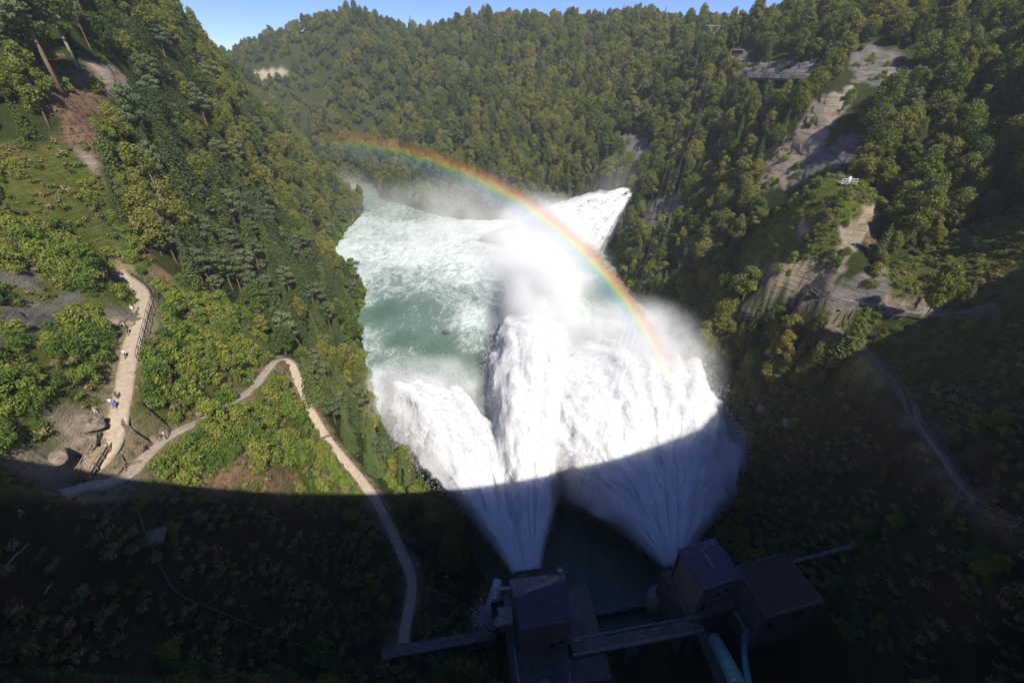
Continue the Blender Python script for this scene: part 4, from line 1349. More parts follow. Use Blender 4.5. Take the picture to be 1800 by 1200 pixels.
# ------------------------------------------------------------------ materials for the built things
M['roof'] = simple("dark_sheet_roof", (0.115, 0.095, 0.125), (0.07, 0.06, 0.085), 0.55, 0.8, 0, .3, .03)


def patina_roof():
    m, nt, N, L, b = newmat("patinated_sheet_roof")
    p = geopos(nt)
    n = noise(nt, 1.1, 8, 0.75, p, .5); n2 = noise(nt, 0.5, 6, .6, p)
    c = ramp(nt, [(0.35, (0.06, 0.052, 0.075)), (0.7, (0.12, 0.10, 0.125))], n2.outputs["Fac"]).outputs[0]
    f = ramp(nt, [(0.52, (0, 0, 0)), (0.62, (1, 1, 1))], n.outputs["Fac"]).outputs[0]
    L.new(mixc(nt, f, c, (0.13, 0.22, 0.23)), b.inputs["Base Color"]); b.inputs["Roughness"].default_value = .6
    return m


M['patina'] = patina_roof()
M['wall'] = simple("rendered_wall", (0.27, 0.25, 0.24), (0.17, 0.155, 0.15), 0.9, 0.7, 0, .3, .02)
M['wall_dark'] = simple("stained_concrete", (0.15, 0.14, 0.13), (0.08, 0.075, 0.07), 0.95, 0.7, 0, .4, .04)
M['gravel_roof'] = simple("gravel_roof", (0.10, 0.085, 0.07), (0.05, 0.042, 0.036), 1.0, 5, 0, .6, .04)
M['teal'] = simple("teal_pipe_paint", (0.10, 0.27, 0.30), (0.06, 0.18, 0.21), 0.45, 1.0, 0, .2, .01, .5)
M['steel'] = simple("galvanised_steel", (0.42, 0.43, 0.45), (0.28, 0.29, 0.31), 0.45, 3, .6, .1, .01, .5)
M['dark_steel'] = simple("dark_steel", (0.07, 0.065, 0.06), (0.04, 0.04, 0.04), 0.6, 3, .3, .1, .01)
M['dark'] = simple("dark_opening", (0.02, 0.02, 0.022), (0.012, 0.012, 0.013), 0.6, 2)
M['wood'] = simple("weathered_wood", (0.34, 0.27, 0.19), (0.18, 0.14, 0.10), 0.9, 3, 0, .4, .02)
M['white'] = simple("white_paint", (0.78, 0.78, 0.76), (0.62, 0.62, 0.60), 0.6, 2, 0, .1, .01)
M['red'] = simple("red_paint", (0.55, 0.05, 0.04), (0.45, 0.04, 0.03), 0.6, 2, 0, .1, .01)
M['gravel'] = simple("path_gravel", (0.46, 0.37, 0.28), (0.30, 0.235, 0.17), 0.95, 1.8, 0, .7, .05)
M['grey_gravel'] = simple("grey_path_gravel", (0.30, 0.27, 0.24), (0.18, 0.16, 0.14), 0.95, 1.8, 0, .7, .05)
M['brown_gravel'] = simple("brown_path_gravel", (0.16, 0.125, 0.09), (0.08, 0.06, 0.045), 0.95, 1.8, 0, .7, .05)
M['brown_concrete'] = simple("brown_concrete", (0.20, 0.175, 0.155), (0.13, 0.11, 0.10), 0.95, .7, 0, .4, .04)
M['asphalt'] = simple("asphalt", (0.07, 0.07, 0.07), (0.045, 0.045, 0.045), 0.9, 2, 0, .3, .02)
M['stone'] = simple("boulder_stone", (0.28, 0.22, 0.165), (0.11, 0.09, 0.075), 0.95, .9, 0, .8, .12)
M['red_stone'] = simple("reddish_stone", (0.13, 0.09, 0.07), (0.06, 0.05, 0.04), 0.9, .9, 0, .8, .12)
M['rope'] = simple("grey_hose", (0.20, 0.20, 0.21), (0.14, 0.14, 0.15), 0.7, 3)


def hit(u, v, lift=0.0):
    r = Vector(rayv(u, v))
    h = BV.ray_cast(Vector((0, 0, CAM_Z)), r.normalized())
    p = h[0] if h[0] is not None else Vector(atz(u, v, 5))
    if p.z < 0: p = Vector(atz(u, v, 0))
    return Vector((p.x, p.y, p.z + lift))


def strip(name, P, w, mat, lift=0.06):
    """a path laid on the ground: a slab with real edges"""
    P = resample(P, 0.8); n = len(P)
    T = np.gradient(P, axis=0); T[:, 2] = 0; T /= np.linalg.norm(T, axis=1, keepdims=True) + 1e-9
    S = np.stack([T[:, 1], -T[:, 0], 0 * T[:, 0]], 1)
    ww = w * (1 + 0.16 * fbm(np.stack([np.arange(n) * .12, np.zeros(n), np.full(n, w)], 1), 3))
    cols = [-1, -.55, 0, .55, 1]
    V = []
    for c in cols:
        q = P + S * (ww * c)[:, None]; q[:, 2] += lift + 0.03 * (1 - abs(c)); V.append(q)
    lo = V[0].copy(); lo[:, 2] -= .6; hi = V[-1].copy(); hi[:, 2] -= .6
    V = [lo] + V + [hi]
    V = np.stack(V, 1); k = V.shape[1]
    g = np.arange(n * k).reshape(n, k)
    F = np.stack([g[:-1, :-1].ravel(), g[:-1, 1:].ravel(), g[1:, 1:].ravel(), g[1:, :-1].ravel()], 1)
    o = mesh_np(name, V.reshape(-1, 3), F, mat, None, True)
    return tag(o, kind='structure')


strip('path', paths['low'][0], 0.95, M['gravel'])
strip('path', paths['up'][0], 1.25, M['gravel'])
strip('path', paths['r1'][0], 0.45, M['grey_gravel'])
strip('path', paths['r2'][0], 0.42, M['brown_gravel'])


def offset_line(P, off):
    P = np.asarray(P, float)
    T = np.gradient(P, axis=0); T[:, 2] = 0; T /= np.linalg.norm(T, axis=1, keepdims=True) + 1e-9
    return P + np.stack([T[:, 1], -T[:, 0], 0 * T[:, 0]], 1) * off


def fence(label, P, h=1.1, gap=2.4, mat='dark_steel', r=0.045, rails=(1.0, .5), cat='fence', name='path_railing'):
    P = np.asarray(P, float)
    d = np.concatenate([[0], np.cumsum(np.linalg.norm(np.diff(P, axis=0), axis=1))])
    n = max(2, int(d[-1] / gap) + 1)
    Q = np.stack([np.interp(np.linspace(0, d[-1], n), d, P[:, k]) for k in range(3)], 1)
    t = thing(name, label, cat, tuple(Q[0]))
    for q in Q:
        MB().bar(q + [0, 0, -.3], q + [0, 0, h], r * 1.6).build('post', M[mat], t)
    for f in rails:
        MB().tube([tuple(q + [0, 0, h * f]) for q in Q], r, 5).build('rail', M[mat], t)
    return t


up = paths['up'][0]; low = paths['low'][0]; r1 = paths['r1'][0]; r2 = paths['r2'][0]
fence('dark metal railing along the river side of the upper gravel path', offset_line(up[2:-14], -1.3), mat='dark_steel')
fence('second dark railing just outside the upper path railing, above the green slope', offset_line(up[10:-14], -2.0), mat='dark_steel')
fence('thin steel railing along the outer edge of the right cliff path', offset_line(r1[2:], 0.75), mat='steel', r=.035)
fence('pale double railing along the steep shaded path on the right bank', offset_line(r2[2:], 0.75), mat='wood', r=.05)
fence('inner handrail of the steep shaded path on the right bank', offset_line(r2[14:], -0.75), mat='wood', r=.04)

# footbridge of the right path across the ravine
bp = [hit(1428, 512, .4), hit(1480, 548, .4)]
t = thing('footbridge', 'narrow wooden footbridge at the foot of the pale knoll cliff', 'footbridge', tuple(bp[0]))
MB().bar(bp[0], bp[1], 1.2, .18).build('deck', M['wood'], t)
for s in (-1, 1):
    o_ = (bp[1] - bp[0]).normalized().cross(Vector((0, 0, 1))) * .6 * s
    m = MB(); m.bar(bp[0] + o_ + Vector((0, 0, 1)), bp[1] + o_ + Vector((0, 0, 1)), .08)
    for k in range(5):
        q = bp[0].lerp(bp[1], k / 4) + o_; m.bar(q, q + Vector((0, 0, 1)), .08)
    m.build('handrail', M['wood'], t)

# long low concrete wall beside the shaded right path
lw = [hit(u, v, 0) for u, v in ((1606, 714), (1612, 740), (1632, 775), (1655, 805), (1680, 845), (1700, 870), (1716, 886))]
m = MB()
for a, b_ in zip(lw[:-1], lw[1:]): m.bar(a + Vector((0, 0, .25)), b_ + Vector((0, 0, .25)) + (b_ - a) * .015, .85, .9)
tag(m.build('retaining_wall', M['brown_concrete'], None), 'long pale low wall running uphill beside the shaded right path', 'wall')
m = MB(); a = hit(1398, 992, .3); b_ = hit(1500, 966, .5); m.bar(a, b_, .7, 1.6)
tag(m.build('retaining_wall', M['concrete_dark'], None, .05), 'straight dark concrete wall reaching right from the flat-roofed annex', 'wall')

# ------------------------------------------------------------------ valve houses at the foot of the dam
def poly_at(pts, z): return [tuple(atz(u, v, z)[:2]) for u, v in pts]
def inset(poly, d):
    c = np.mean(poly, 0); out = []
    for p in poly:
        q = np.array(p) - c; out.append(tuple(c + q * (1 - d / np.linalg.norm(q))))
    return out


def lerp2(a, b, t): return (a[0] + (b[0] - a[0]) * t, a[1] + (b[1] - a[1]) * t)


def opening(parent, name, a, b, t0, t1, z0, z1, mat, proud=.06, frame=True):
    """door or window on the wall from a to b (2d points)"""
    p = Vector((*lerp2(a, b, t0), (z0 + z1) / 2)); q = Vector((*lerp2(a, b, t1), (z0 + z1) / 2))
    d = (q - p).normalized(); n = Vector((d.y, -d.x, 0))
    m = MB(); m.bar(p + n * proud * .2, q + n * proud * .2, proud * 1.6, z1 - z0)
    o = m.build(name, mat, parent)
    if frame:
        m = MB()
        for z in (z0, z1): m.bar(Vector((p.x, p.y, z)) + n * proud, Vector((q.x, q.y, z)) + n * proud, proud * 1.5, .1)
        for e in (p, q): m.bar(Vector((e.x, e.y, z0)) + n * proud, Vector((e.x, e.y, z1)) + n * proud, .1, proud * 1.6)
        m.build('frame', M['steel'], o)
    return o


# left house
LH = poly_at([(916.5, 1104.7), (1007.7, 1092.4), (990, 1006.4), (894.8, 1018.7)], 20.0)     # fl, fr, br, bl
fL = lerp2(LH[0], LH[3], .56); fR = lerp2(LH[1], LH[2], .80)
t = thing('valve_house', 'left valve house with bent dark sheet roof beside the green pool', 'building', (LH[0][0], LH[0][1], 11.7))
W = inset(LH, .35)
MB().prism(W, 11.5, 19.85).build('wall', M['wall'], t)
m = MB()
fz, rz = 20.0, 20.9
V = [(*LH[0], fz), (*LH[1], fz), (*fR, rz), (*fL, rz)]
m.add(V + [(x, y, z - .22) for x, y, z in V], [(0, 1, 2, 3), (7, 6, 5, 4), (0, 4, 5, 1), (1, 5, 6, 2), (2, 6, 7, 3), (3, 7, 4, 0)])
ro = m.build('roof', M['roof'], t)
m = MB()
for k in range(1, 10):
    f = k / 10; a = Vector(V[0]).lerp(Vector(V[3]), f); b_ = Vector(V[1]).lerp(Vector(V[2]), f); m.bar(a + Vector((0, 0, .03)), b_ + Vector((0, 0, .03)), .06, .07)
a = Vector(V[0]).lerp(Vector(V[1]), .5); b_ = Vector(V[3]).lerp(Vector(V[2]), .5); m.bar(a + Vector((0, 0, .05)), b_ + Vector((0, 0, .05)), .12, .08)
m.build('roof_seams', M['roof'], ro)
m = MB()
V2 = [(*fL, rz - .004), (*fR, rz - .004), (*LH[2], 20.1), (*LH[3], 20.1)]
m.add(V2 + [(x, y, z - .22) for x, y, z in V2], [(0, 1, 2, 3), (7, 6, 5, 4), (0, 4, 5, 1), (1, 5, 6, 2), (2, 6, 7, 3), (3, 7, 4, 0)])
rb = m.build('rear_roof', M['patina'], t)
m = MB(); m.box((LH[2][0] - .6, LH[2][1] - .3, 20.9), (.7, .5, .9)); m.build('chimney', M['steel'], rb)
opening(t, 'door', W[0], W[1], .58, .72, 11.7, 14.0, M['dark'])
opening(t, 'window', W[0], W[1], .80, .95, 13.2, 14.6, M['dark'])
tag(MB().box((6.5, 31, 4.4), (14.5, 13.5, 14.3), R(7)).build('valve_pier', M['wall_dark'], None, .1), 'massive dark concrete pier carrying the left valve house', 'pier')

# right house
RH = poly_at([(1237.8, 1038.3), (1307, 1015), (1256, 945), (1190, 966)], 20.0)
t = thing('valve_house', 'tall valve house on the right with patinated sheet roof beside the right jet', 'building', (RH[0][0], RH[0][1], 12.7))
W = inset(RH, .3)
MB().prism(W, 12.5, 19.85).build('wall', M['wall'], t)
mid = (lerp2(RH[0], RH[3], .80), lerp2(RH[1], RH[2], .80))
def slab(poly, z0, z1): return MB().prism(poly, z0, z1)
ro = slab([RH[0], RH[1], mid[1], mid[0]], 19.86, 20.1).build('roof', M['roof'], t)
rb = slab([mid[0], mid[1], RH[2], RH[3]], 19.86, 20.098).build('rear_roof', M['patina'], t)
m = MB()
for k in range(1, 12):
    f = k / 12; a = Vector((*lerp2(RH[0], RH[3], f), 20.12)); b_ = Vector((*lerp2(RH[1], RH[2], f), 20.12)); m.bar(a, b_, .05, .06)
m.build('roof_seams', M['roof'], ro)
m = MB(); m.bar((*lerp2(lerp2(RH[0], RH[3], .35), lerp2(RH[1], RH[2], .35), .5), 20.2), (*lerp2(lerp2(RH[0], RH[3], .8), lerp2(RH[1], RH[2], .8), .5), 20.2), .16, .16)
m.build('roof_pipe', M['steel'], ro)
opening(t, 'door', W[0], W[1], .12, .30, 12.7, 14.9, M['dark'])
for a_ in (.42, .66): opening(t, 'window', W[0], W[1], a_, a_ + .14, 16.4, 17.8, M['dark'])
opening(t, 'hatch', W[3], W[0], .04, .10, 12.9, 19.2, M['dark'], .06, False)
pier = [tuple(lerp2(np.mean(RH, 0), p, 1.22)) for p in RH]
tag(MB().prism(pier, -4, 12.45).build('valve_pier', M['wall_dark'], None, .1), 'massive dark concrete pier carrying the right valve house', 'pier')

# annex with flat gravel roof
AN = poly_at([(1347, 1084.5), (1446.8, 1055.8), (1379.6, 972.5), (1294.5, 995)], 17.0)
t = thing('annex_building', 'low annex with flat gravel roof to the right of the tall valve house', 'building', (AN[0][0], AN[0][1], 12.6))
W = inset(AN, .25)
MB().prism(W, 5, 16.75).build('wall', M['wall'], t)
ro = MB().prism(AN, 16.76, 16.95).build('roof', M['gravel_roof'], t)
m = MB()
for k in range(4):
    a = Vector((*AN[k], 17.0)); b_ = Vector((*AN[(k + 1) % 4], 17.0)); m.bar(a, b_, .22, .2)
m.build('roof_edge', M['wall_dark'], ro)
opening(t, 'window', W[0], W[1], .50, .78, 13.4, 15.6, M['dark'])
opening(t, 'door', W[0], W[1], .14, .24, 12.0, 14.2, M['dark'])

# bridge, weir and basin walls between the houses
A, B = Vector(atz(1004, 1133, 12)), Vector(atz(1228, 1092, 12))
t = thing('service_bridge', 'narrow concrete service bridge joining the two valve houses', 'bridge', tuple(A))
MB().bar(A + Vector((0, -.6, -.25)), B + Vector((0, -.6, -.25)), 2.0, .5).build('deck', M['concrete_dark'], t)
for k, dy in ((0, .45), (1, -1.55)):
    m = MB(); m.bar(A + Vector((0, dy, 1.0)), B + Vector((0, dy, 1.0)), .06); m.bar(A + Vector((0, dy, .5)), B + Vector((0, dy, .5)), .04)
    for j in range(12): q = A.lerp(B, j / 11) + Vector((0, dy, 0)); m.bar(q, q + Vector((0, 0, 1)), .05)
    m.build('railing', M['steel'], t)
for f in (.0, .5, 1.0):
    q = A.lerp(B, f); MB().box((q.x, q.y - .6, 5.4), (1.0, 1.6, 12.3)).build('support', M['concrete_dark'], t)
A, B = Vector(atz(1000, 1084, 2.2)), Vector(atz(1190, 1045, 2.2))
tag(MB().bar(A + Vector((0, 0, -2.4)), B + Vector((0, 0, -2.4)), 1.5, 5).build('weir_wall', M['wall_dark'], None, .05), 'low concrete sill closing the dark pool between the valve houses', 'wall')
A, B = Vector(atz(1034, 1076, 2.0)), Vector(atz(1046, 1112, 2.0))
tag(MB().bar(A + Vector((0, 0, -1.4)), B + Vector((0, 0, -1.4)), 1.5, 4).build('basin_wall', M['wall_dark'], None, .05), 'short cross wall dividing the dark basin below the service bridge', 'wall')
q = Vector(atz(1160, 1040, 6))
t = MB(); t.tube([(q.x, q.y, -3), (q.x, q.y, 5), (q.x - .3, q.y + .2, 6.6)], [2.1, 2.0, .5], 14)
tag(t.build('guide_pier', M['concrete'], None), 'pale rounded concrete pier head left of the right valve house', 'pier')

# penstock pipes
def pipe(label, pts, r, rings=0, name='steel_pipe', mat='teal'):
    P = resample(np.array(pts), .8)
    t = thing(name, label, 'pipe', tuple(P[0]))
    MB().tube([tuple(p) for p in P], r, 20).build('pipe_shell', M[mat], t)
    if rings:
        for k in range(rings):
            i = int((k + .5) / rings * (len(P) - 1)); a = Vector(P[i]); d = (Vector(P[min(i + 1, len(P) - 1)]) - a).normalized()
            MB().tube([a - d * .05, a + d * .05], r * 1.05, 20).build('flange', M['teal'], t)
    return t


pipe('thick ribbed teal penstock running up towards the dam on the right', [atz(1256, 1124, 12.2), atz(1270, 1150, 16), atz(1302, 1215, 28)], .98, 9)
pipe('slimmer teal pipe joining the thick penstock near the bottom edge', [atz(1312, 1108, 11.5), atz(1308, 1135, 12.5), atz(1310, 1165, 17), atz(1318, 1215, 24)], .42, 3)
pipe('short pale pipe rising beside the annex corner', [atz(1291, 1076, 14), atz(1302, 1092, 13), atz(1308, 1112, 11.5)], .26, 0)
pipe('thin teal pipe down the left side of the left valve house', [atz(900, 1108, 11.5), atz(906, 1150, 12), atz(914, 1215, 12.5)], .26, 0)
pipe('thin teal pipe in front of the left valve house at the bottom edge', [atz(998, 1165, 11), atz(1001, 1190, 11.5), atz(1003, 1220, 12)], .22, 0)
pipe('top of a teal penstock just showing at the bottom edge', [atz(958, 1203, 12.2), atz(966, 1240, 18)], 1.0, 2)

# stairs beside the penstock
A, B = Vector(atz(1228, 1100, 12.3)), Vector(atz(1272, 1212, 9))
t = thing('concrete_stairs', 'long straight ribbed stairs descending beside the thick teal penstock', 'stairs', tuple(A))
m = MB()
for k in range(36): q = A.lerp(B, k / 35); m.bar(q + Vector((-.75, 0, 0)), q + Vector((.75, 0, 0)), .24, .12)
m.build('steps', M['concrete_dark'], t)
for s in (-.8, .8):
    MB().bar(A + Vector((s, 0, -.12)), B + Vector((s, 0, -.12)), .12, .3).build('stringer', M['dark_steel'], t)

# equipment left of the left house
c = atz(888, 1082, 14.5)
t = thing('equipment_box', 'pale grey equipment cabin attached left of the left valve house', 'cabin', (c[0], c[1], 12))
MB().box((c[0], c[1], 13.2), (2.0, 2.4, 2.6), R(8)).build('cabin_body', M['steel'], t, .05)
MB().box((c[0], c[1], 14.62), (2.2, 2.6, .16), R(8)).build('roof', M['concrete'], t)
MB().box((c[0] - 1.3, c[1] - .3, 12.6), (.7, 1.3, 1.2), R(8)).build('side_unit', M['concrete'], t, .04)
c = atz(882, 1034, 12.0)
t = thing('platform', 'pale narrow catwalk sticking out over the small overflow', 'platform', (c[0], c[1], 12))
MB().box((c[0], c[1], 12.0), (3.0, .55, .18), R(4)).build('deck', M['concrete'], t)
MB().bar((c[0] + 1.2, c[1], 11.9), (c[0] + 1.2, c[1] - 1, 9.5), .12).build('bracket', M['steel'], t)
tag(MB().bar(atz(864, 1072, 8), atz(895, 1066, 8), .5, 6).build('channel_wall', M['wall_dark'], None), 'dark wall of the small overflow channel beside the left valve house', 'wall')
# little railings at the gates
fence('small steel railing on the pier corner where the right jet bursts out', [atz(1163, 1003, 12.6), atz(1176, 1000, 12.6), atz(1190, 996, 12.6)], gap=1.0, mat='steel', r=.03, name='gate_railing')
fence('small steel railing behind the left valve house roof', [atz(905, 1018, 16), atz(918, 1015, 16), atz(925, 1013, 16)], gap=.8, mat='steel', r=.03, name='gate_railing')
# sign on the bridge
c = atz(1016, 1126, 13.0)
t = thing('safety_sign', 'small white panel with red lower edge at the left end of the service bridge', 'sign', (c[0], c[1], 12))
m = MB()
for s in (-.33, .33): m.box((c[0] + s, c[1], 13), (.5, .06, .5), R(8))
m.build('panel', M['white'], t)
MB().box((c[0], c[1] - .01, 12.62), (1.3, .08, .2), R(8)).build('red_strip', M['red'], t)
m = MB(); m.box((c[0] - .4, c[1], 12.2), (.05, .05, .9)); m.box((c[0] + .4, c[1], 12.2), (.05, .05, .9)); m.build('post', M['steel'], t)

# terrace wall and walkway at the bottom of the lawn
A, B = Vector(atz(664, 1150, 5.6)), Vector(atz(872, 1113, 5.6))
tag(MB().bar(A + Vector((0, 0, -.9)), B + Vector((0, 0, -.9)), 1.7, 2).build('walkway', M['concrete_dark'], None, .05), kind='structure')
A, B = Vector(atz(820, 1112, 5.8)), Vector(atz(856, 1104, 5.8))
fence('thin pale railing at the lower right corner of the shaded lawn', [A, A.lerp(B, .5), B], gap=1.6, mat='wood', r=.04)

# ------------------------------------------------------------------ wooden stairs and frames at the path junction
A, B = hit(182, 788, .15), hit(148, 842, .15)
t = thing('wooden_stairs', 'wooden stairs with frame rails linking the sunny upper and lower paths', 'stairs', tuple(A))
d = (B - A); side = d.normalized().cross(Vector((0, 0, 1))).normalized() * .8
m = MB()
for k in range(12):
    q = A.lerp(B, k / 11); m.bar(q - side, q + side, .34, .14)
m.build('steps', M['wood'], t)
for s in (-1, 1):
    for k in range(4):
        q = A.lerp(B, k / 3) + side * s; MB().bar(q - Vector((0, 0, .3)), q + Vector((0, 0, 1.05)), .12).build('post', M['wood'], t)
    m = MB()
    for hgt in (1.0, .55): m.bar(A + side * s + Vector((0, 0, hgt)), B + side * s + Vector((0, 0, hgt)), .1)
    m.build('handrail', M['wood'], t)
fence('short wooden barrier with white post where the lower path meets the junction', [hit(205, 838), hit(222, 820), hit(248, 816)], mat='wood', gap=1.6, r=.05, h=.9)

# hose lying on the dark slope
hp = [(214, 800), (222, 830), (236, 880), (250, 920), (262, 950), (280, 990), (296, 1022), (312, 1042), (345, 1060), (400, 1080), (460, 1106), (520, 1130), (570, 1148)]
HP = resample(np.array([hit(u, v, .12) for u, v in hp]), 1.0)
for i in range(len(HP)): HP[i, 2] = max(HP[i, 2], ground(HP[i, 0], HP[i, 1]) + .08)
tag(MB().tube([tuple(p) for p in HP], .055, 6).build('cable', M['rope'], None), 'long grey cable snaking down the shaded left slope', 'cable')
c = hit(262, 948, .05)
m = MB(); m.box((c.x, c.y, c.z), (3.2, 2.4, .9), R(20)); tag(m.build('stone_slab', M['stone'], None, .2), 'grey slab of rock under the cable on the shaded left slope', 'rock')
for k, (u0, v0, u1, v1, la) in enumerate([(10, 998, 54, 956, 'long pale dead log lying on the shaded lower left slope'), (80, 1046, 96, 1024, 'short forked pale log lying right of the long log'), (455, 905, 500, 915, 'pale dead branches lying above the cable in the shade')]):
    a, b_ = hit(u0, v0, .15), hit(u1, v1, .15)
    m = MB(); m.tube([a, a.lerp(b_, .5) + Vector((0, 0, .15)), b_], [.10, .08, .03], 6)
    q = a.lerp(b_, .6); m.tube([q, q + Vector((.5, .2, .6))], [.05, .02], 5)
    tag(m.build('dead_log', M['bare_wood'], None), la, 'log')

# ------------------------------------------------------------------ boulders
def boulder(name, label, c, r, mat, seed, group=None):
    import bmesh
    bm = bmesh.new(); bmesh.ops.create_icosphere(bm, subdivisions=4, radius=1.0)
    P = np.array([v.co[:] for v in bm.verts])
    n = fbm(P * 1.1 + seed, 4, .55); cell = np.abs(perlin(P * 2.2 + seed * 2))
    P = P * (1 + .32 * n - .18 * cell)[:, None]
    for a in range(5):
        d = np.random.default_rng(seed * 10 + a).normal(size=3); d /= np.linalg.norm(d); h = P @ d; P -= d * np.clip(h - .72, 0, None)[:, None] * .85
    P = P * np.array(r)
    for v, p in zip(bm.verts, P): v.co = p
    me = bpy.data.meshes.new(name); bm.to_mesh(me); bm.free()
    me.materials.append(mat)
    o = link(bpy.data.objects.new(name, me)); o.location = c
    return tag(o, label, 'boulder', group)


BL = [(150, 745, 3.4, 2.6, 3.0, 'grey boulder on the sand left of the two hikers in white and blue'), (152, 775, 3.0, 2.4, 2.2, 'rounded grey boulder just above the wooden stairs'), (95, 805, 3.2, 2.4, 1.8, 'folded grey rock at the shadow edge on the far left'),
      (200, 566, 3.0, 2.6, 1.6, 'grey rock slab left of the upper path below its bend'), (226, 570, 1.6, 1.4, 1.4, 'small grey rock touching the upper path below its bend'), (268, 772, 2.0, 1.2, 1.2, 'long grey boulder beside the lower path near the hiker in red'),
      (284, 758, 1.4, 1.0, 1.1, 'small grey boulder between two hikers on the lower path'), (348, 728, 1.6, .9, .7, 'flat rock bank beside the lower path left of its middle'), (178, 745, 2.2, 1.2, .9, 'smooth dark slab between the boulders and the upper path')]
for i, (u, v, a, b_, c_, la) in enumerate(BL):
    p = hit(u, v); boulder('boulder', la, (p.x, p.y, p.z), (a * .62, b_ * .62, c_ * .5), M['stone'], i + 1)
p = atz(784, 586, 0); boulder('river_boulder', 'reddish boulder breaking the green water left of the central plume', (p[0], p[1], .2), (1.6, 1.1, .9), M['red_stone'], 31)
p = atz(1265, 690, 0); boulder('river_boulder', 'low mossy boulder at the right water edge beside the foam', (p[0], p[1], .1), (2.6, 1.8, 1.0), M['stone'], 32)
for i, (u, v, la) in enumerate([(1340, 720, 'grey rock at the shaded right bank above the right jet'), (1388, 745, 'pale brown rock lying in the shade right of the bank rock'), (720, 945, 'small pale rocks beside the shaded lower path')]):
    p = hit(u, v); boulder('bank_boulder', la, (p.x, p.y, p.z), (1.8, 1.3, 1.1), M['stone'], 40 + i)

# ------------------------------------------------------------------ road, gallery, lookout, old intake block
RP = [hit(u, v, .3) for u, v in ((1288, 128), (1320, 136), (1350, 146), (1385, 150), (1420, 142))]
zr = np.mean([p.z for p in RP])
RPn = np.array([(p.x, p.y, zr) for p in RP])
m = MB()
for a, b_ in zip(RPn[:-1], RPn[1:]): m.bar(Vector(a) + Vector((1.5, 1, -.3)), Vector(b_) + Vector((1.5, 1, -.3)) + Vector(b_ - a) * .02, 5.0, 1.0)
tag(m.build('road', M['asphalt'], None), kind='structure')
fence('pale roadside railing high on the right slope beside the rock cutting', [Vector(p) + Vector((-.8, -1.6, .2)) for p in RPn], h=1.3, gap=3.4, mat='steel', r=.08, name='road_railing')
g = hit(1290, 104, 0)
t = thing('tunnel_portal', 'dark concrete road tunnel mouth in the rock below the pylon', 'tunnel', tuple(g))
m = MB(); m.box((g.x - 3.2, g.y, g.z + 1.2), (.6, 4, 5)); m.box((g.x + 3.2, g.y, g.z + 1.2), (.6, 4, 5)); m.box((g.x, g.y, g.z + 4.0), (7.0, 4, .6)); m.build('portal_frame', M['wall_dark'], t)
MB().box((g.x, g.y + .6, g.z + 1.2), (5.8, 3, 4.95)).build('opening', M['dark'], t)

c = hit(1487, 322, 0)
t = thing('lookout', 'white railed lookout on top of the grassy knoll', 'lookout', tuple(c))
MB().box((c.x, c.y, c.z + .1), (4.2, 2.4, .3)).build('deck', M['concrete'], t)
m = MB()
for dx in (-2, -1, 0, 1, 2): m.bar((c.x + dx, c.y - 1.1, c.z), (c.x + dx, c.y - 1.1, c.z + 1.3), .09)
for hh in (.7, 1.3): m.bar((c.x - 2, c.y - 1.1, c.z + hh), (c.x + 2, c.y - 1.1, c.z + hh), .09)
m.build('railing', M['white'], t)
MB().box((c.x + .3, c.y - .3, c.z + .95), (.7, .5, 1.5)).build('info_post', M['white'], t, .05)

c = hit(1206, 486, 0)
t = thing('concrete_block', 'weathered concrete intake block among bushes on the right bank', 'block house', tuple(c))
m = MB(); m.box((c.x, c.y + .5, c.z + 1.2), (6.5, 4, 7.0), R(-12)); m.build('wall', M['wood'], t, .1)
MB().box((c.x, c.y + .5, c.z + 4.8), (7.0, 4.5, .35), R(-12)).build('roof_slab', M['concrete'], t)
MB().box((c.x - .2, c.y - 1.55, c.z + 1.8), (2.2, .3, 3.2), R(-12)).build('opening', M['dark'], t)

# ------------------------------------------------------------------ pylon and overhead lines
pb = hit(1247, 96, 0); pt = Vector(atd(1256, 54, pb.y * COS - (pb.z - CAM_Z) * SIN))
ht = pt.z - pb.z
t = thing('power_pylon', 'slim grey power mast with V-shaped head on the skyline saddle', 'power mast', tuple(pb))
MB().tube([(pb.x, pb.y, pb.z - 2), (pb.x, pb.y, pb.z + ht * .8)], [.34, .24], 8).build('mast', M['steel'], t)
top = pb.z + ht * .8
m = MB(); m.bar((pb.x, pb.y, top), (pb.x - 3.4, pb.y, top + 4.2), .3); m.bar((pb.x, pb.y, top), (pb.x + 3.4, pb.y, top + 4.2), .3); m.bar((pb.x - 5.4, pb.y, top + 4.2), (pb.x + 5.4, pb.y, top + 4.2), .3)
m.build('cross_arm', M['steel'], t)
ends = [(964, 1022), (976, 1018), (988, 1016), (1000, 1014)]
for k, (dx, la) in enumerate(zip((-5.2, -2, 2, 5.2), ('leftmost', 'second from left', 'third from left', 'rightmost'))):
    m = MB(); m.bar((pb.x + dx, pb.y, top + 4.1), (pb.x + dx, pb.y, top + 2.9), .16); m.build('insulator', M['dark_steel'], t)
    a = Vector((pb.x + dx, pb.y, top + 2.9)); b_ = Vector(atz(ends[k][0], ends[k][1], 20.6))
    pts = []
    for j in range(41):
        f = j / 40; q = a.lerp(b_, f); q.z -= 4 * 3.0 * f * (1 - f); pts.append(q)
    w = MB().tube(pts, [.036 - .022 * j / 40 for j in range(41)], 5).build('power_line', M['rope'], None)
    tag(w, la + ' of the overhead wires crossing the white jets', 'wire', 'overhead wires')

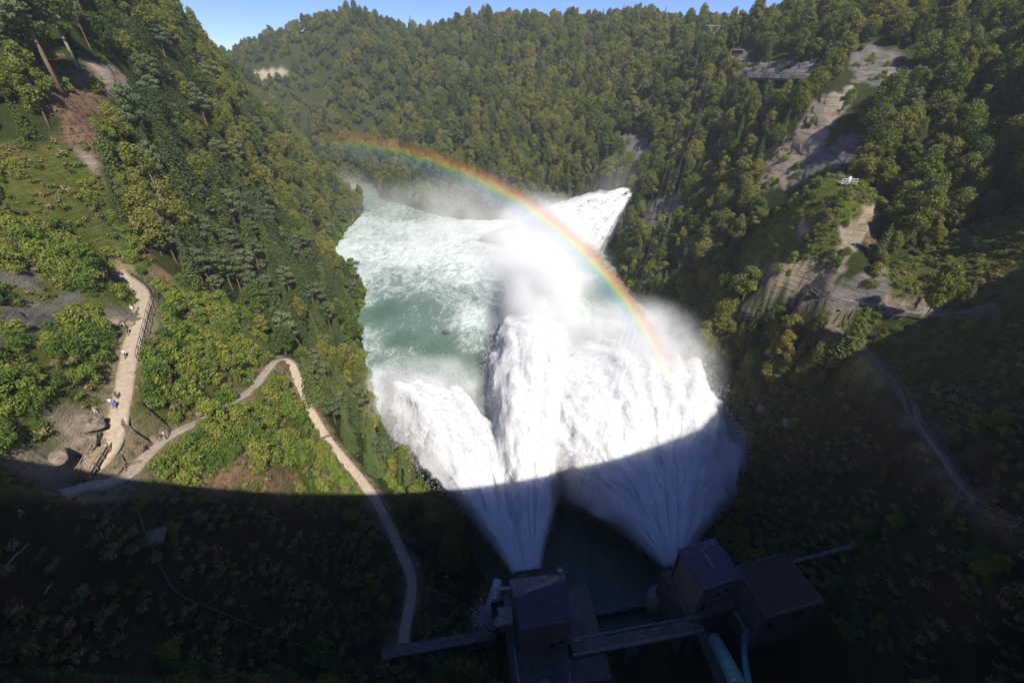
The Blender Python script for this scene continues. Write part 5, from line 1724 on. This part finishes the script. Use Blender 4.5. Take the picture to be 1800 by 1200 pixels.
# ------------------------------------------------------------------ special trees
def special_tree(name, label, base, cloud, lmat, tr, bark):
    t = thing(name, label, 'tree', tuple(base))
    if cloud is not None:
        P, Nn, S = cloud
        leaf_cloud('crown', P + np.array(base), Nn, S, lmat, t, .5)
    for i in range(len(tr.v)): tr.v[i] = (tr.v[i][0] + base[0], tr.v[i][1] + base[1], tr.v[i][2] + base[2])
    tr.build('trunk', bark, t)


b = hit(112, 168)
P, Nn, S = broadleaf_cloud(20, 5.2, 4200, 15, .52, .46, .5)
special_tree('pine_tree', 'tall pine with long bare reddish trunk above the bare red earth', b, (P, Nn, S), M['pine'], MB().tube([(0, 0, -1), (-.2, 0, 6), (-.1, 0, 12), (.1, 0, 17.5)], [.42, .36, .28, .1], 9), M['pine_bark'])
b = hit(137, 120)
P, Nn, S = broadleaf_cloud(14, 4.0, 2400, 11, .45, .46, .8)
special_tree('broadleaf_tree', 'tree with pale bare trunk right of the tall pine', b, (P, Nn, S), M['broad'], MB().tube([(0, 0, -1), (-.1, 0, 5), (-.3, 0, 11)], [.34, .28, .1], 8), M['bare_wood'])
b = hit(297, 384)
m = MB()
for a, l, w in ((-.55, 13, .15), (-.35, 14, .17), (-.05, 12, .14), (.12, 9, .11), (-.75, 9, .1)):
    pts = [(0, 0, -.5), (a * 1.2, 0, l * .35), (a * 3.0, .2, l * .7), (a * 4.6, .3, l)]
    m.tube(pts, [w, w * .8, w * .5, w * .15], 6)
    for k in range(7):
        f = .35 + .09 * k; q = Vector((a * 4.6 * f, .2, l * f)); s_ = random.choice((-1, 1))
        m.tube([q, q + Vector((s_ * random.uniform(.5, 1.3), random.uniform(-.5, .5), random.uniform(.8, 1.8)))], [.05, .015], 4)
special_tree('dead_tree', 'bare pale many-stemmed dead tree in the middle of the left slope', b, None, None, m, M['bare_wood'])
for (u, v, l, la) in ((252, 130, 9, 'thin leafless grey tree standing among firs high on the left slope'), (258, 165, 8, 'second thin leafless grey tree below the first high on the left slope')):
    b = hit(u, v); m = MB(); m.tube([(0, 0, -.5), (0, 0, l)], [.16, .03], 6)
    for k in range(16):
        f = .3 + .042 * k; aa = k * 2.4; m.tube([(0, 0, l * f), (math.cos(aa) * 1.4 * (1.2 - f), math.sin(aa) * 1.4 * (1.2 - f), l * f + .3)], [.04, .012], 4)
    special_tree('dead_tree', la, b, None, None, m, M['bare_wood'])
b = hit(1284, 48)
P, Nn, S = spruce_cloud(15, 3.2, 2200, .5, .04, .3, .9)
special_tree('spruce_tree', 'lone dark pointed spruce on the skyline right of the power mast', b, (P, Nn, S), M['needle'], trunk_mb(15, .2, 0, 0, .9), M['bark'])
b = hit(752, 866)
P, Nn, S = broadleaf_cloud(8, 2.2, 1100, 9, .3, .36, 1.0)
special_tree('young_tree', 'slender light green young tree at the water beside the left jet', b, (P, Nn, S), M['bush'], trunk_mb(8, .1, 4), M['bark'])

# ------------------------------------------------------------------ people
def person_mesh(pose):
    import bmesh
    lean, stride, armL, armR = pose
    J = {}
    J['pelvis'] = (0, 0, .95); J['waist'] = (lean * .08, 0, 1.10); J['chest'] = (lean * .22, 0, 1.34); J['neck'] = (lean * .30, 0, 1.48); J['head'] = (lean * .36 + .02, 0, 1.58); J['crown'] = (lean * .38 + .01, 0, 1.70)
    for s, n in ((1, 'l'), (-1, 'r')):
        st = stride * s
        J['hip' + n] = (0, .10 * s, .90); J['knee' + n] = (st * .22 + .03, .11 * s, .49); J['ank' + n] = (st * .40 - .02, .11 * s, .09); J['toe' + n] = (st * .40 + .15, .13 * s, .03)
        sw = armL if s > 0 else armR
        J['sho' + n] = (lean * .27, .19 * s, 1.42)
        ex = (J['sho' + n][0] + .28 * math.sin(sw * .8), .25 * s, 1.42 - .28 * math.cos(sw * .8)); J['elb' + n] = ex
        wx_ = (ex[0] + .25 * math.sin(sw * 1.2 + .25), .25 * s, ex[2] - .25 * math.cos(sw * 1.2 + .25)); J['wri' + n] = wx_
        dx, dz = math.sin(sw * 1.2 + .3), -math.cos(sw * 1.2 + .3)
        J['palm' + n] = (wx_[0] + .07 * dx, .25 * s, wx_[2] + .07 * dz)
    E = [('pelvis', 'waist'), ('waist', 'chest'), ('chest', 'neck'), ('neck', 'head'), ('head', 'crown')]
    rad = {'pelvis': .15, 'waist': .125, 'chest': .155, 'neck': .055, 'head': .095, 'crown': .07}
    for n in 'lr':
        E += [('pelvis', 'hip' + n), ('hip' + n, 'knee' + n), ('knee' + n, 'ank' + n), ('ank' + n, 'toe' + n), ('chest', 'sho' + n), ('sho' + n, 'elb' + n), ('elb' + n, 'wri' + n), ('wri' + n, 'palm' + n)]
        rad.update({'hip' + n: .095, 'knee' + n: .062, 'ank' + n: .045, 'toe' + n: .032, 'sho' + n: .062, 'elb' + n: .042, 'wri' + n: .028, 'palm' + n: .034})
        s = 1 if n == 'l' else -1
        w = Vector(J['wri' + n]); p = Vector(J['palm' + n]); d = (p - w).normalized()
        for k, (off, ln) in enumerate(((-.027, .065), (-.009, .075), (.009, .072), (.026, .055))):
            a = p + Vector((off, 0, 0)) * 1.0 + d * .03; b2 = a + d * ln * .5; c2 = b2 + (d + Vector((0, -.4 * s, 0))).normalized() * ln * .5
            for q, nm in ((a, 'a'), (b2, 'b'), (c2, 'c')): J['f%s%d%s' % (n, k, nm)] = tuple(q); rad['f%s%d%s' % (n, k, nm)] = .0085
            E += [('palm' + n, 'f%s%da' % (n, k)), ('f%s%da' % (n, k), 'f%s%db' % (n, k)), ('f%s%db' % (n, k), 'f%s%dc' % (n, k))]
        a = w + d * .03 + Vector((.035, -.01 * s, 0)); b2 = a + d * .035 + Vector((.015, 0, 0))
        J['t%sa' % n] = tuple(a); J['t%sb' % n] = tuple(b2); rad['t%sa' % n] = .011; rad['t%sb' % n] = .009
        E += [('wri' + n, 't%sa' % n), ('t%sa' % n, 't%sb' % n)]
    names = list(J); me = bpy.data.meshes.new('body')
    me.from_pydata([J[n] for n in names], [(names.index(a), names.index(b)) for a, b in E], [])
    o = bpy.data.objects.new('tmp', me); scene.collection.objects.link(o)
    sk = o.modifiers.new('s', 'SKIN')
    if not me.skin_vertices: me.attributes  # layer made by the modifier below
    bm = bmesh.new(); bm.from_mesh(me); lay = bm.verts.layers.skin.verify()
    for v, n in zip(bm.verts, names):
        rr = rad[n]; v[lay].radius = (rr, rr); v[lay].use_root = (n == 'pelvis')
        if n in ('pelvis', 'waist', 'chest'): v[lay].radius = (rr, rr * .72)
    bm.to_mesh(me); bm.free()
    su = o.modifiers.new('u', 'SUBSURF'); su.levels = 1; su.render_levels = 1
    dg = bpy.context.evaluated_depsgraph_get(); ev = o.evaluated_get(dg)
    out = bpy.data.meshes.new_from_object(ev)
    bpy.data.objects.remove(o)
    out.name = 'person_body'
    for k in range(4): out.materials.append(M['skin'])
    hx = J['head'][0]
    for p in out.polygons:
        c = p.center; p.use_smooth = True
        arm = abs(c.y) > .2
        if c.z > 1.46: mi = 0
        elif arm and (c.z < 1.2 and not pose_long): mi = 0
        elif arm and c.z < .9: mi = 0
        elif c.z > .98 or arm: mi = 1
        elif c.z > .10: mi = 2
        else: mi = 3
        p.material_index = mi
    # hair, face
    hm = bmesh.new(); bmesh.ops.create_icosphere(hm, subdivisions=3, radius=.108)
    for f in [f for f in hm.faces if (f.calc_center_median().x > .045 and f.calc_center_median().z < .045) or f.calc_center_median().z < -.06]: hm.faces.remove(f)
    hair = bpy.data.meshes.new('hair'); hm.to_mesh(hair); hm.free()
    hair.transform(Matrix.Translation((J['head'][0] - .012, 0, J['head'][2] + .045)) @ Matrix.Diagonal((1.08, .92, 1.12, 1)))
    fm = MB(); hx, hz = J['head'][0], J['head'][2]
    fm.tube([(hx + .085, 0, hz + .05), (hx + .125, 0, hz + .015), (hx + .09, 0, hz)], [.008, .017, .012], 6)
    for s in (-1, 1): fm.box((hx - .005, .092 * s, hz + .03), (.04, .02, .06))
    return out, hair, fm


def solid(name, c, rough=.8):
    m, nt, N, L, b = newmat(name)
    n = noise(nt, 6, 3, .6, texobj(nt)); r = ramp(nt, [(.3, tuple(x * .8 for x in c)), (.7, c)], n.outputs["Fac"])
    L.new(r.outputs[0], b.inputs["Base Color"]); b.inputs["Roughness"].default_value = rough
    return m


M['skin'] = solid('skin', (0.50, 0.30, 0.22), .6)
CL = {k: solid('cloth_' + k, c) for k, c in {'white': (.8, .8, .8), 'red': (.65, .05, .06), 'blue': (.10, .20, .55), 'navy': (.03, .04, .09), 'black': (.02, .02, .02), 'green': (.07, .13, .09), 'lime': (.45, .75, .05), 'grey': (.3, .3, .32), 'beige': (.45, .36, .26), 'jeans': (.08, .12, .25), 'pink': (.75, .35, .38), 'lightblue': (.3, .5, .75)}.items()}
HAIR = [solid('hair_dark', (.03, .02, .015)), solid('hair_brown', (.10, .06, .03)), solid('hair_grey', (.35, .33, .31))]
pose_long = False
BODY = [person_mesh((.1, .9, .5, -.5)), person_mesh((0, .15, .1, .1)), person_mesh((.25, .3, .9, 1.1))]
FACE = None


def person(label, u, v, rz, shirt, trousers, hair=0, pose=0, sc=1.0, group=None):
    p = hit(u, v, 0)
    b_, h_, fm = BODY[pose]
    o = bpy.data.objects.new('person', b_); link(o); o.location = (p.x, p.y, p.z + .10); o.rotation_euler = (0, 0, rz); o.scale = (sc,) * 3
    for k, mm in enumerate((M['skin'], CL[shirt], CL[trousers], CL['black'])):
        o.material_slots[k].link = 'OBJECT'; o.material_slots[k].material = mm
    h = bpy.data.objects.new('hair', h_); scene.collection.objects.link(h); h.parent = o
    if not h_.materials: h_.materials.append(HAIR[0])
    h.material_slots[0].link = 'OBJECT'; h.material_slots[0].material = HAIR[hair]
    f = fm.build('face', M['skin']); f.parent = o
    tag(o, label, 'person', group)


g1 = 'hikers on the sunny paths'; g2 = 'people on the shaded lawn'
person('hiker in blue top at the far upper bend of the upper path', 213, 496, 1.2, 'lightblue', 'navy', 1, 0, 1, g1)
person('hiker in white top inside the bend of the upper path', 237, 552, 2.0, 'white', 'beige', 2, 1, 1, g1)
person('hiker in pink top beside the one in white inside the path bend', 243, 548, 1.0, 'pink', 'beige', 1, 1, 1, g1)
person('hiker in dark clothes below the bend of the upper path', 228, 588, -1.6, 'navy', 'black', 0, 0, 1, g1)
person('hiker in grey top close to the railing below the bend', 223, 581, -1.3, 'beige', 'black', 0, 2, 1, g1)
person('crouched looking hiker in pale blue at the left edge of the upper path', 207, 594, .5, 'lightblue', 'beige', 2, 2, .85, g1)
person('hiker in white top with dark trousers walking mid upper path', 223, 630, -1.5, 'white', 'black', 0, 0, 1, g1)
person('hiker in dark green top furthest back of three on the upper path', 209, 702, -1.4, 'green', 'navy', 0, 1, 1, g1)
person('hiker in white top and blue trousers in front of the group of three', 200, 716, -1.2, 'white', 'blue', 1, 0, 1, g1)
person('hiker in blue top nearest the railing in the group of three', 206, 719, -1.7, 'blue', 'jeans', 2, 1, 1, g1)
person('small person in pink and white resting on the smooth slab', 171, 728, 0, 'pink', 'white', 1, 2, .8, g1)
person('hiker in red top with dark trousers, first on the lower path', 259, 795, .6, 'red', 'black', 0, 0, 1, g1)
person('hiker in white top and dark trousers, second on the lower path', 294, 772, .6, 'white', 'navy', 0, 1, 1, g1)
person('hiker in white top with maroon bag, third on the lower path', 367, 734, -2.4, 'white', 'black', 1, 0, 1, g1)
person('child in red top next to the third hiker on the lower path', 381, 716, -2.0, 'red', 'white', 0, 1, .7, g1)
person('person in white among bushes where the lower path disappears', 440, 677, 0, 'white', 'grey', 2, 1, 1, g1)
for u, v, sh, tr_, la in ((735, 1000, 'white', 'grey', 'person in white at the left of the shaded lawn'), (755, 996, 'black', 'black', 'person in black beside the one in white on the lawn'), (765, 1046, 'lime', 'black', 'person in bright lime top alone in mid lawn'),
                          (782, 1001, 'white', 'navy', 'person in white and navy at the top of the lawn row'), (786, 1020, 'white', 'jeans', 'second person in the row on the lawn, white top'), (790, 1030, 'grey', 'black', 'third person in the row on the lawn, grey top'),
                          (796, 1046, 'black', 'black', 'fourth person in the row on the lawn, all black'), (800, 1060, 'beige', 'black', 'fifth person in the row on the lawn, beige top'), (801, 1084, 'navy', 'black', 'sixth person in the row on the lawn, navy top'),
                          (807, 1106, 'green', 'grey', 'seventh person in the row on the lawn, green top'), (801, 1119, 'white', 'navy', 'left of two people in white by the walkway'), (811, 1123, 'white', 'black', 'right of two people in white by the walkway'), (52, 916, 'green', 'black', 'person in green alone on the shaded far left slope')):
    person(la, u, v, random.uniform(0, 6), sh, tr_, random.randint(0, 2), random.randint(0, 2), 1, g2)


# ------------------------------------------------------------------ thin autumn haze over the valley
hz = MB().box((0, 250, 90), (1500, 1000, 200)).build('haze', None, None)
hm = bpy.data.materials.new("valley_air"); hm.use_nodes = True
hn = hm.node_tree; hn.nodes.remove(hn.nodes["Principled BSDF"])
hv = hn.nodes.new("ShaderNodeVolumePrincipled")
hv.inputs["Color"].default_value = (0.92, 0.94, 1.0, 1); hv.inputs["Density"].default_value = 0.00019; hv.inputs["Anisotropy"].default_value = 0.0
hn.links.new(hv.outputs[0], hn.nodes["Material Output"].inputs["Volume"])
hz.data.materials.append(hm); tag(hz, kind='stuff')
